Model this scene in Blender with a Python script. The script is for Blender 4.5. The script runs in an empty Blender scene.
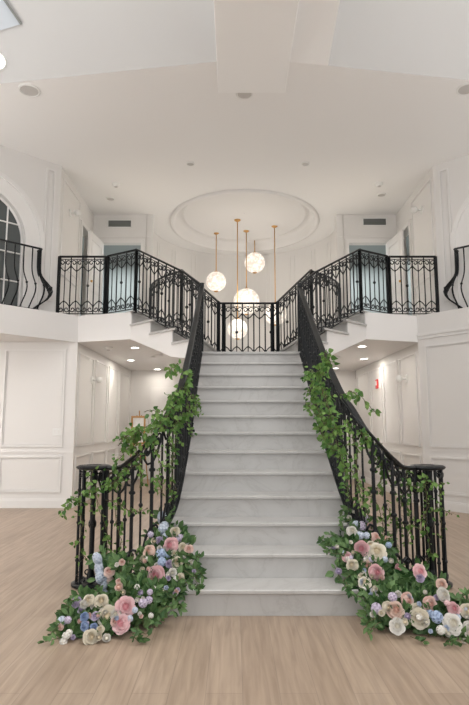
import bpy, bmesh, math, random
from mathutils import Vector, Matrix
R = random.Random(7)
PI = math.pi
S = bpy.context.scene
C = S.collection
# ------------------------------------------------------------ camera, world, exposure
F, PITCH, CX, CY, CZ = 548.0, 0.1326, -0.22, -3.93, 1.29
cam = bpy.data.objects.new('camera', bpy.data.cameras.new('camera')); C.objects.link(cam)
cam.location = (CX, CY, CZ); cam.rotation_euler = (PI/2 + PITCH, 0, 0)
cam.data.sensor_fit = 'VERTICAL'; cam.data.sensor_height = 36; cam.data.lens = F/705*36
cam.data.clip_start = 0.05; cam.data.clip_end = 200
S.camera = cam
S.view_settings.view_transform = 'Standard'; S.view_settings.look = 'None'
S.view_settings.gamma = 1; S.view_settings.use_curve_mapping = False
S.view_settings.exposure = 0.50
w = bpy.data.worlds.new('world'); S.world = w; w.use_nodes = True
w.node_tree.nodes['Background'].inputs[0].default_value = (0.93, 0.96, 1.0, 1)
w.node_tree.nodes['Background'].inputs[1].default_value = .62
def area(name, loc, rot, sx, sy, power, col=(1, 1, 1), shape='RECTANGLE', spread=PI):
    l = bpy.data.lights.new(name, 'AREA'); l.shape = shape; l.size = sx; l.size_y = sy
    l.energy = power; l.color = col; l.spread = spread
    o = bpy.data.objects.new(name, l); C.objects.link(o); o.location = loc; o.rotation_euler = rot
    return o
# added area light for assumed daylight from behind the camera; no windows built
area('window_daylight', (0, -9.4, 3.0), (PI/2, 0, 0), 11, 5.0, 120, (1, .99, .985))
for s_ in (-1, 1):
    area('side_window_daylight', (s_*6.4, 1.0, 1.7), (0, -s_*(PI/2+1.0), 0), 3.0, 6.0, 330, (1, .99, .985))  # added unseen panels at the sides, tilted up to brighten the ceiling
area('hall_downlights', (0, -1.2, 7.3), (0, 0, 0), 9, 3.2, 210, (1, .985, .97))  # added unseen panel overhead, lifts floor, steps and front walls
# added point light for ceiling, walls and stairs; no fixture behind it
l = bpy.data.lights.new('chandelier_light', 'POINT'); l.energy = 25; l.shadow_soft_size = .7; l.color = (1, .95, .88)
o = bpy.data.objects.new('chandelier_light', l); C.objects.link(o); o.location = (0, -3.5, 3.6)
l = bpy.data.lights.new('pendant_glow', 'POINT'); l.energy = 34; l.shadow_soft_size = .5; l.color = (1, .94, .86)
o = bpy.data.objects.new('pendant_glow', l); C.objects.link(o); o.location = (0, 7.7, 3.9)
for s in (-1, 1):      # wall lamps of the gallery
    l = bpy.data.lights.new('sconce_glow', 'POINT'); l.energy = 4.5; l.shadow_soft_size = .25; l.color = (1, .84, .64)
    o = bpy.data.objects.new('sconce_glow', l); C.objects.link(o); o.location = (s*2.0, 6.0, 4.6)
    l = bpy.data.lights.new('sconce_glow', 'POINT'); l.energy = 7; l.shadow_soft_size = .25; l.color = (1, .96, .91)
    o = bpy.data.objects.new('sconce_glow', l); C.objects.link(o); o.location = (s*1.9, 7.2, 1.5)
for s in (-1, 1):
    area('room_light', (s*3.2, 8.9, 5.5), (0, 0, 0), 1.2, 1.2, 45, (.95, 1, 1))  # added unseen panels that brighten the rooms behind the gallery doorways

# ------------------------------------------------------------ pixel-free helpers (world coordinates, metres)
def U(px, py, D):            # a point at horizontal distance D in front of the camera
    el = math.atan((352.5-py)/F) + PITCH
    z = math.tan(el)*D
    d = D*math.cos(PITCH) + z*math.sin(PITCH)
    return Vector((CX + (px-234.5)*d/F, CY + D, CZ + z))
def UZ(px, py, z):           # a point at height z
    el = math.atan((352.5-py)/F) + PITCH
    return U(px, py, (z-CZ)/math.tan(el))
def link(o, parent=None):
    C.objects.link(o)
    if parent is not None: o.parent = parent
    return o
def tag(o, label=None, cat=None, group=None, kind=None):
    if label: o['label'] = label
    if cat: o['category'] = cat
    if group: o['group'] = group
    if kind: o['kind'] = kind
    return o
def thing(name, label, cat, loc=(0, 0, 0), group=None):
    o = bpy.data.objects.new(name, None); o.empty_display_size = 0.1
    C.objects.link(o); o.location = loc
    return tag(o, label, cat, group)
class MB:
    def __init__(s): s.v = []; s.f = []; s.m = []
    def add(s, vs, fs, mi=0):
        n = len(s.v); s.v += [tuple(v) for v in vs]
        for f in fs: s.f.append([n+i for i in f]); s.m.append(mi)
    def box(s, x0, x1, y0, y1, z0, z1):
        s.add([(x0,y0,z0),(x1,y0,z0),(x1,y1,z0),(x0,y1,z0),(x0,y0,z1),(x1,y0,z1),(x1,y1,z1),(x0,y1,z1)],
              [(0,3,2,1),(4,5,6,7),(0,1,5,4),(1,2,6,5),(2,3,7,6),(3,0,4,7)])
    def prism(s, poly, z0, z1):
        n = len(poly)
        a = sum(poly[i][0]*poly[(i+1)%n][1]-poly[(i+1)%n][0]*poly[i][1] for i in range(n))
        if a < 0: poly = poly[::-1]
        zz0 = z0 if hasattr(z0, '__len__') else [z0]*n
        s.add([(p[0],p[1],z) for p, z in zip(poly, zz0)]+[(p[0],p[1],z1) for p in poly],
              [tuple(range(n-1,-1,-1)), tuple(range(n,2*n))]+[(i,(i+1)%n,n+(i+1)%n,n+i) for i in range(n)])
    def obox(s, o, u, n, u0, u1, n0, n1, z0, z1):     # box along direction u with normal n
        P = lambda a, b, z: (o[0]+u[0]*a+n[0]*b, o[1]+u[1]*a+n[1]*b, z)
        s.add([P(u0,n0,z0),P(u1,n0,z0),P(u1,n1,z0),P(u0,n1,z0),P(u0,n0,z1),P(u1,n0,z1),P(u1,n1,z1),P(u0,n1,z1)],
              [(0,3,2,1),(4,5,6,7),(0,1,5,4),(1,2,6,5),(2,3,7,6),(3,0,4,7)])
    def tube(s, pts, r, n=6, cap=True, flat=1.0):
        pts = [Vector(p) for p in pts]; k = len(pts)
        if k < 2: return
        rings = []; up = None
        for i, p in enumerate(pts):
            t = (pts[min(i+1,k-1)]-pts[max(i-1,0)])
            if t.length < 1e-9: t = Vector((0,0,1))
            t.normalize()
            if up is None:
                up = Vector((0,0,1)) if abs(t.z) < 0.9 else Vector((0,1,0))
            a = t.cross(up)
            if a.length < 1e-3: a = t.cross(Vector((1,0.3,0)))
            a.normalize(); b = a.cross(t).normalized(); up = b
            rr = r[i] if hasattr(r, '__len__') else r
            rings.append([p + a*math.cos(2*PI*j/n)*rr + b*math.sin(2*PI*j/n)*rr*flat for j in range(n)])
        vs = [v for ring in rings for v in ring]
        fs = [(i*n+j, i*n+(j+1)%n, (i+1)*n+(j+1)%n, (i+1)*n+j) for i in range(k-1) for j in range(n)]
        if cap: fs += [tuple(range(n-1,-1,-1)), tuple((k-1)*n+j for j in range(n))]
        s.add(vs, fs)
    def ribbon(s, pts, w, h):           # rectangular bar along a path, w across, h high, pts = top centre
        pts = [Vector(p) for p in pts]; k = len(pts); vs = []
        for i, p in enumerate(pts):
            t = pts[min(i+1,k-1)]-pts[max(i-1,0)]; t.z = 0
            if t.length < 1e-6: t = Vector((1,0,0))
            t.normalize(); a = Vector((t.y, -t.x, 0))*(w/2)
            b = a*0.72
            vs += [p-b, p+b, p+a-Vector((0,0,h*.4)), p+b-Vector((0,0,h)), p-b-Vector((0,0,h)), p-a-Vector((0,0,h*.4))]
        fs = [(i*6+j, i*6+(j+1)%6, (i+1)*6+(j+1)%6, (i+1)*6+j) for i in range(k-1) for j in range(6)]
        fs += [(5,4,3,2,1,0), tuple((k-1)*6+j for j in range(6))]
        s.add(vs, fs)
    def lathe(s, c, prof, n=20, M=None):
        vs = []; k = len(prof)
        for r, z in prof:
            for j in range(n):
                v = Vector((r*math.cos(2*PI*j/n), r*math.sin(2*PI*j/n), z))
                if M: v = M @ v
                vs.append(Vector(c)+v)
        fs = [(i*n+j, i*n+(j+1)%n, (i+1)*n+(j+1)%n, (i+1)*n+j) for i in range(k-1) for j in range(n)]
        fs += [tuple(range(n-1,-1,-1)), tuple((k-1)*n+j for j in range(n))]
        s.add(vs, fs)
    def ball(s, c, r, n=10):
        k = n//2+1
        s.lathe(c, [(max(r*math.sin(PI*i/k), 1e-4), -r*math.cos(PI*i/k)) for i in range(k+1)], n)
    def build(s, name, mat, parent=None, smooth=False, bevel=0):
        me = bpy.data.meshes.new(name); me.from_pydata(s.v, [], s.f)
        mats = mat if isinstance(mat, (list, tuple)) else [mat]
        for m in mats: me.materials.append(m)
        if len(mats) > 1: me.polygons.foreach_set('material_index', s.m)
        bm = bmesh.new(); bm.from_mesh(me)
        if not smooth or len(s.f) < 4000:
            bmesh.ops.recalc_face_normals(bm, faces=bm.faces)
        if bevel: bmesh.ops.bevel(bm, geom=[e for e in bm.edges if len(e.link_faces) == 2 and e.calc_face_angle(0) > 0.5], offset=bevel, segments=1, affect='EDGES')
        bm.to_mesh(me); bm.free()
        if smooth: me.polygons.foreach_set('use_smooth', [True]*len(me.polygons))
        me.update()
        o = bpy.data.objects.new(name, me)
        return link(o, parent)

# ------------------------------------------------------------ materials
def mat(name, col, rough=0.5, metal=0, bump=0, bscale=40, var=0, vscale=3, spec=0.5, sub=0):
    m = bpy.data.materials.new(name); m.use_nodes = True
    nt = m.node_tree; b = nt.nodes['Principled BSDF']
    b.inputs['Base Color'].default_value = (*col, 1); b.inputs['Roughness'].default_value = rough
    b.inputs['Metallic'].default_value = metal; b.inputs['Specular IOR Level'].default_value = spec
    if sub:
        b.inputs['Subsurface Weight'].default_value = sub; b.inputs['Subsurface Radius'].default_value = (.02,.01,.01)
        b.inputs['Subsurface Scale'].default_value = 0.5
    tc = nt.nodes.new('ShaderNodeTexCoord')
    if var:
        n = nt.nodes.new('ShaderNodeTexNoise'); n.inputs['Scale'].default_value = vscale; n.inputs['Detail'].default_value = 4
        r = nt.nodes.new('ShaderNodeValToRGB')
        r.color_ramp.elements[0].position = .3; r.color_ramp.elements[1].position = .7
        r.color_ramp.elements[0].color = (*[c*(1-var) for c in col], 1)
        r.color_ramp.elements[1].color = (*[min(1, c*(1+var)) for c in col], 1)
        nt.links.new(tc.outputs['Object'], n.inputs['Vector']); nt.links.new(n.outputs['Fac'], r.inputs['Fac'])
        nt.links.new(r.outputs['Color'], b.inputs['Base Color'])
    if bump:
        n2 = nt.nodes.new('ShaderNodeTexNoise'); n2.inputs['Scale'].default_value = bscale
        bp = nt.nodes.new('ShaderNodeBump'); bp.inputs['Strength'].default_value = bump; bp.inputs['Distance'].default_value = .004
        nt.links.new(tc.outputs['Object'], n2.inputs['Vector']); nt.links.new(n2.outputs['Fac'], bp.inputs['Height'])
        nt.links.new(bp.outputs['Normal'], b.inputs['Normal'])
    return m
def emis(name, col, st):
    m = bpy.data.materials.new(name); m.use_nodes = True
    b = m.node_tree.nodes['Principled BSDF']
    b.inputs['Base Color'].default_value = (.8,.8,.8,1)
    b.inputs['Emission Color'].default_value = (*col, 1); b.inputs['Emission Strength'].default_value = st
    return m
M_wall = mat('cream_paint', (.755,.737,.715), .55, bump=.05, bscale=120)
M_ceil = mat('ceiling_paint', (.87,.862,.85), .7, bump=.04, bscale=90)
M_fold = mat('vault_paint', (.55,.55,.545), .7)  # ceiling paint darkened in colour to hold back strong light on the folds
M_trim = mat('white_trim_paint', (.785,.77,.75), .4)
M_soff = mat('white_soffit_paint', (.79,.775,.76), .5)
M_iron = mat('black_iron', (.006,.008,.010), .42, .3, bump=.25, bscale=60, spec=.5)
M_brass = mat('brass', (.62,.36,.13), .35, .85)
M_gold = mat('gilded_wood', (.42,.22,.07), .4, .3, bump=.3, bscale=90)
M_white = mat('white_plastic', (.8,.8,.78), .4)
M_grille = mat('grille_grey', (.20,.21,.20), .6)
M_red = mat('alarm_red', (.6,.04,.04), .4)
M_print = mat('paper_print', (.7,.69,.67), .8, var=.08, vscale=12)
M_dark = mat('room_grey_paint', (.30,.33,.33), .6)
M_lamp = emis('downlight_glow', (1, .95, .88), 9)
M_stem = mat('vine_stem', (.10,.09,.04), .7)
def leafmat(name, a, b_, rough=.45):
    m = bpy.data.materials.new(name); m.use_nodes = True; nt = m.node_tree; b = nt.nodes['Principled BSDF']
    b.inputs['Roughness'].default_value = rough; b.inputs['Specular IOR Level'].default_value = .4
    g = nt.nodes.new('ShaderNodeNewGeometry'); r = nt.nodes.new('ShaderNodeValToRGB')
    r.color_ramp.elements[0].color = (*a, 1); r.color_ramp.elements[1].color = (*b_, 1)
    nt.links.new(g.outputs['Random Per Island'], r.inputs['Fac']); nt.links.new(r.outputs['Color'], b.inputs['Base Color'])
    t = nt.nodes.new('ShaderNodeBsdfTranslucent'); mx = nt.nodes.new('ShaderNodeMixShader'); mx.inputs[0].default_value = .25
    nt.links.new(r.outputs['Color'], t.inputs['Color']); nt.links.new(b.outputs[0], mx.inputs[1]); nt.links.new(t.outputs[0], mx.inputs[2])
    nt.links.new(mx.outputs[0], nt.nodes['Material Output'].inputs['Surface'])
    return m
M_ivy = leafmat('ivy_leaf', (.045,.14,.025), (.23,.39,.10))
M_fol = leafmat('foliage_leaf', (.025,.085,.022), (.17,.29,.11))
# marble
M_marble = bpy.data.materials.new('grey_veined_marble'); M_marble.use_nodes = True
nt = M_marble.node_tree; b = nt.nodes['Principled BSDF']; b.inputs['Roughness'].default_value = .3
tc = nt.nodes.new('ShaderNodeTexCoord'); n1 = nt.nodes.new('ShaderNodeTexNoise'); n1.inputs['Scale'].default_value = 1.6
n1.inputs['Detail'].default_value = 8; n1.inputs['Distortion'].default_value = 1.8; n1.inputs['Roughness'].default_value = .6
sub = nt.nodes.new('ShaderNodeMath'); sub.operation = 'SUBTRACT'; sub.inputs[1].default_value = .5
ab = nt.nodes.new('ShaderNodeMath'); ab.operation = 'ABSOLUTE'
rp = nt.nodes.new('ShaderNodeValToRGB'); e = rp.color_ramp.elements
e[0].position = 0; e[0].color = (.45,.44,.425,1); e[1].position = .02; e[1].color = (.49,.482,.468,1)
x = rp.color_ramp.elements.new(.12); x.color = (.52,.512,.498,1)
nt.links.new(tc.outputs['Object'], n1.inputs['Vector']); nt.links.new(n1.outputs['Fac'], sub.inputs[0]); nt.links.new(sub.outputs[0], ab.inputs[0])
nt.links.new(ab.outputs[0], rp.inputs['Fac']); nt.links.new(rp.outputs['Color'], b.inputs['Base Color'])
# oak planks, running away from the camera
M_oak = bpy.data.materials.new('pale_oak_planks'); M_oak.use_nodes = True
nt = M_oak.node_tree; b = nt.nodes['Principled BSDF']; b.inputs['Roughness'].default_value = .42
tc = nt.nodes.new('ShaderNodeTexCoord'); mp = nt.nodes.new('ShaderNodeMapping'); mp.inputs['Rotation'].default_value = (0,0,PI/2)
bk = nt.nodes.new('ShaderNodeTexBrick'); bk.inputs['Scale'].default_value = 1; bk.inputs['Brick Width'].default_value = 1.7
bk.inputs['Row Height'].default_value = .18; bk.inputs['Mortar Size'].default_value = .0016; bk.offset = .37
bk.inputs['Color1'].default_value = (.345,.262,.195,1); bk.inputs['Color2'].default_value = (.40,.31,.235,1); bk.inputs['Mortar'].default_value = (.27,.21,.165,1)
mg = nt.nodes.new('ShaderNodeMapping'); mg.inputs['Scale'].default_value = (14,.9,1)
gn = nt.nodes.new('ShaderNodeTexNoise'); gn.inputs['Scale'].default_value = 2.2; gn.inputs['Detail'].default_value = 8; gn.inputs['Distortion'].default_value = .6
gr = nt.nodes.new('ShaderNodeValToRGB'); gr.color_ramp.elements[0].position = .3; gr.color_ramp.elements[0].color = (.80,.78,.76,1)
gr.color_ramp.elements[1].position = .68; gr.color_ramp.elements[1].color = (1.12,1.12,1.12,1)
mx = nt.nodes.new('ShaderNodeMix'); mx.data_type = 'RGBA'; mx.blend_type = 'MULTIPLY'; mx.inputs[0].default_value = 1
nt.links.new(tc.outputs['Object'], mp.inputs['Vector']); nt.links.new(mp.outputs['Vector'], bk.inputs['Vector'])
nt.links.new(tc.outputs['Object'], mg.inputs['Vector']); nt.links.new(mg.outputs['Vector'], gn.inputs['Vector']); nt.links.new(gn.outputs['Fac'], gr.inputs['Fac'])
nt.links.new(bk.outputs['Color'], mx.inputs[6]); nt.links.new(gr.outputs['Color'], mx.inputs[7]); nt.links.new(mx.outputs[2], b.inputs['Base Color'])
# glass
M_glass = bpy.data.materials.new('dark_window_glass'); M_glass.use_nodes = True
b = M_glass.node_tree.nodes['Principled BSDF']; b.inputs['Base Color'].default_value = (.09,.10,.10,1); b.inputs['Roughness'].default_value = .12
# globe: crackled glowing glass
M_globe = bpy.data.materials.new('crackled_globe_glass'); M_globe.use_nodes = True
nt = M_globe.node_tree; b = nt.nodes['Principled BSDF']; b.inputs['Roughness'].default_value = .25; b.inputs['Base Color'].default_value = (.6,.56,.5,1)
tc = nt.nodes.new('ShaderNodeTexCoord'); vo = nt.nodes.new('ShaderNodeTexNoise'); vo.inputs['Scale'].default_value = 16; vo.inputs['Detail'].default_value = 4
rp = nt.nodes.new('ShaderNodeValToRGB'); rp.color_ramp.elements[0].position = .40; rp.color_ramp.elements[0].color = (.48,.40,.33,1)
rp.color_ramp.elements[1].position = .62; rp.color_ramp.elements[1].color = (1,.93,.84,1)
nt.links.new(tc.outputs['Object'], vo.inputs['Vector']); nt.links.new(vo.outputs['Fac'], rp.inputs['Fac'])
nt.links.new(rp.outputs['Color'], b.inputs['Emission Color']); b.inputs['Emission Strength'].default_value = .66

# ------------------------------------------------------------ the setting
Z2, ZS, ZL, ZC = 3.09, 2.65, 2.275, 5.75      # gallery floor, soffit, stair landing, ceiling
LW = 4.98                                      # lower wall plane
HB = 9.7                                       # hall back wall
UB = 7.27                                      # gallery back wall
def st(name, mb, m, **k):
    o = mb.build(name, m, **k); o['kind'] = 'structure'; return o
m = MB(); m.box(-6.6, 6.6, -9.6, HB+.2, -.1, 0); st('floor', m, M_oak)
# ceiling: flat part with the round recess, then the steep vault folds of the great hall
m = MB()
DC, DR, SY = (0, 7.86), 1.56, 1.13
def eY(x): return 2.24 + abs(x)*.155
for s in (-1, 1):
    m.prism([(0, eY(0)), (s*6.6, eY(6.6)), (s*6.6, 5.46), (0, 5.46)], ZC, ZC+.12)
    m.box(min(s*2.4, s*6.6), max(s*2.4, s*6.6), 5.46, 10.7, ZC, ZC+.12)
N = 72
def sq(a):
    c, s_ = math.cos(a), math.sin(a); k = 2.4/max(abs(c), abs(s_)); return (c*k, DC[1]+s_*k)
for i in range(N):
    a0, a1 = 2*PI*i/N, 2*PI*(i+1)/N
    q = [(DR*math.cos(a0), DC[1]+SY*DR*math.sin(a0)), sq(a0), sq(a1), (DR*math.cos(a1), DC[1]+SY*DR*math.sin(a1))]
    m.add([(x, y, ZC) for x, y in q], [(0,1,2,3)])
m.box(-2.4, 2.4, 10.26, 10.7, ZC, ZC+.12)
FV, FF = len(m.v), len(m.f)
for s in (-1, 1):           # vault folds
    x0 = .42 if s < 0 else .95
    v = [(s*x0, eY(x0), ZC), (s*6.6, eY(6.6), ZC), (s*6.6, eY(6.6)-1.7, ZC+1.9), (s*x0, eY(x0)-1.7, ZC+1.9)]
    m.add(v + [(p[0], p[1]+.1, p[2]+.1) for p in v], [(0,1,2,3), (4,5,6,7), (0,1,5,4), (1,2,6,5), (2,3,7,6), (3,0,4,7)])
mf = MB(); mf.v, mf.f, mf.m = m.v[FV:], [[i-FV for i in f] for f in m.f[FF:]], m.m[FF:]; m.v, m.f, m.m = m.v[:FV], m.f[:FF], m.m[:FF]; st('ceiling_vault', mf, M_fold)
m.add([(.46, eY(.46), ZC), (.95, eY(.95), ZC), (.95, -1.2, ZC+.95), (.46, -1.2, ZC+.95)], [(0,1,2,3)])
m.add([(.95, eY(.95), ZC), (.95, -1.2, ZC+.95), (.95, -1.2, ZC+1.9), (.95, eY(.95)-1.7, ZC+1.9)], [(0,1,2,3)])
m.box(-6.6, 6.6, -9.6, 1.9, ZC+1.85, ZC+1.95)
st('ceiling', m, M_ceil)
m = MB(); m.box(-.44, .46, -9.6, 2.90, ZC-.04, ZC+1.9); st('ceiling_beam', m, mat('beam_paint', (.90,.895,.885), .6), bevel=.01)
# round recess
m = MB()
pr = [(DR+.10, ZC-.001), (DR+.09, ZC-.035), (DR+.03, ZC-.045), (DR, ZC-.02), (DR, ZC+.16), (DR-.05, ZC+.19), (DR-.17, ZC+.20), (DR-.19, ZC+.17), (DR-.23, ZC+.17), (DR-.26, ZC+.24), (.01, ZC+.26)]
vs = []; n = 96
for r, z in pr:
    vs += [(r*math.cos(2*PI*j/n), DC[1]+SY*r*math.sin(2*PI*j/n), z) for j in range(n)]
m.add(vs, [(i*n+j, i*n+(j+1)%n, (i+1)*n+(j+1)%n, (i+1)*n+j) for i in range(len(pr)-1) for j in range(n)])
st('ceiling_recess', m, M_soff, smooth=True)

def frame(mb, o, u, n, u0, u1, z0, z1, w=.028, d=.016):
    for (a, b_, c, e_) in ((u0, u1, z0, z0+w), (u0, u1, z1-w, z1), (u0, u0+w, z0+w, z1-w), (u1-w, u1, z0+w, z1-w)):
        mb.obox(o, u, n, a, b_, 0, d, c, e_)
        ww = w*.3
    # inner fine bead
    i = w*1.5
    for (a, b_, c, e_) in ((u0+i, u1-i, z0+i, z0+i+.006), (u0+i, u1-i, z1-i-.006, z1-i), (u0+i, u0+i+.006, z0+i+.006, z1-i-.006), (u1-i-.006, u1-i, z0+i+.006, z1-i-.006)):
        mb.obox(o, u, n, a, b_, 0, d*.5, c, e_)
tn = [0]
def trim(mb, m_=None, name='trim'):
    tn[0] += 1; return st('%s_%d' % (name, tn[0]), mb, m_ or M_trim)
# outer side walls of the great hall
for s, nm in ((-1, 'wall_left'), (1, 'wall_right')):
    m = MB(); m.box(min(s*6.6, s*6.75), max(s*6.6, s*6.75), -9.6, 10.7, 0, ZC+1.9); st(nm, m, M_wall)
# lower left wall, facing the camera
m = MB(); m.box(-6.6, -2.8, LW, LW+.15, 0, ZS); st('wall_lower_left', m, M_wall)
m = MB()
o_, u_, n_ = (-2.8, LW), (-1, 0), (0, -1)
for k in range(3):
    a = .18+k*1.16
    frame(m, o_, u_, n_, a, a+1.0, .95, 2.53); frame(m, o_, u_, n_, a, a+1.0, .24, .81)
m.obox(o_, u_, n_, 0, 3.8, 0, .012, .86, .885)
trim(m)
m = MB(); m.obox(o_, u_, n_, 0, 3.8, 0, .02, 0, .12); m.obox(o_, u_, n_, 0, 3.8, 0, .012, .12, .14); st('baseboard_left', m, M_trim)
# lower right wall, angled towards the camera, one plane from floor to gallery
u_r, n_r = Vector((.632,-.775)), Vector((-.775,-.632))
o_r = (2.8, LW)
m = MB(); m.obox(o_r, u_r, -n_r, 0, 5.4, 0, .15, 0, Z2); st('wall_lower_right', m, M_wall)
m = MB()
for k in range(4):
    a = .12+k*1.16
    frame(m, o_r, u_r, n_r, a, a+1.02, .95, 2.58); frame(m, o_r, u_r, n_r, a, a+1.02, .24, .81)
m.obox(o_r, u_r, n_r, 0, 5.4, 0, .03, 2.74, 2.79); m.obox(o_r, u_r, n_r, 0, 5.4, 0, .016, 2.69, 2.74)
trim(m)
m = MB(); m.obox(o_r, u_r, n_r, 0, 5.4, 0, .02, 0, .12); m.obox(o_r, u_r, n_r, 0, 5.4, 0, .012, .12, .14); st('baseboard_right', m, M_trim)
# passage under the gallery
for s, nm in ((-1, 'passage_left'), (1, 'passage_right')):
    m = MB(); m.box(min(s*2.8, s*2.95), max(s*2.8, s*2.95), LW+(.15 if s < 0 else .0), HB, 0, ZS); st('wall_'+nm, m, M_wall)
    m = MB(); o_, u_, n_ = (s*2.8, LW), (0, 1), (-s, 0)
    for a, b_ in ((.12, 1.05), (1.2, 2.15), (2.3, 3.2), (3.35, 4.55)):
        frame(m, o_, u_, n_, a, b_, .95, 2.5); frame(m, o_, u_, n_, a, b_, .24, .81)
    trim(m)
    m = MB(); m.obox(o_, u_, n_, 0, 4.72, 0, .02, 0, .12); st('baseboard_'+nm, m, M_trim)
m = MB(); m.box(-2.95, 2.95, HB, HB+.15, 0, ZS); st('wall_back', m, M_wall)
m = MB(); m.box(-2.8, 2.8, HB-.02, HB, 0, .12); st('baseboard_back', m, M_trim)
m = MB(); m.box(-2.8, 2.8, 7.6, HB, ZS, ZS+.1); m.box(-1.78, 1.78, 6.7, 7.6, ZS, ZS+.1); m.box(-1.97, -1.78, 7.0, 7.6, ZS, ZS+.1); m.box(1.78, 1.97, 7.0, 7.6, ZS, ZS+.1); m.box(-1.6, -.65, 6.0, 6.7, ZS, ZS+.1); m.box(.65, 1.6, 6.0, 6.7, ZS, ZS+.1); st('ceiling_passage', m, M_soff)
# doors in the passage's back wall
for i, s in enumerate((-1, 1)):
    xa, xb = sorted((s*2.2, s*1.3))
    m = MB(); m.box(xa, xb, HB-.05, HB-.001, 0, 2.12)
    frame(m, (xa, HB-.05), (1, 0), (0, -1), .14, xb-xa-.14, 1.05, 1.98, w=.02, d=.01)
    frame(m, (xa, HB-.05), (1, 0), (0, -1), .14, xb-xa-.14, .2, .9, w=.02, d=.01)
    d = st('door_%d' % (i+1), m, M_soff)
    m = MB()
    m.box(xa-.1, xa, HB-.045, HB-.001, 0, 2.12); m.box(xb, xb+.1, HB-.045, HB-.001, 0, 2.12); m.box(xa-.1, xb+.1, HB-.045, HB-.001, 2.12, 2.24)
    m.build('door_frame', M_trim, d)
    m = MB(); m.ball((xb-.07 if s < 0 else xa+.07, HB-.09, 1.0), .028, 10); m.build('door_handle', M_brass, d)

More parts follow.
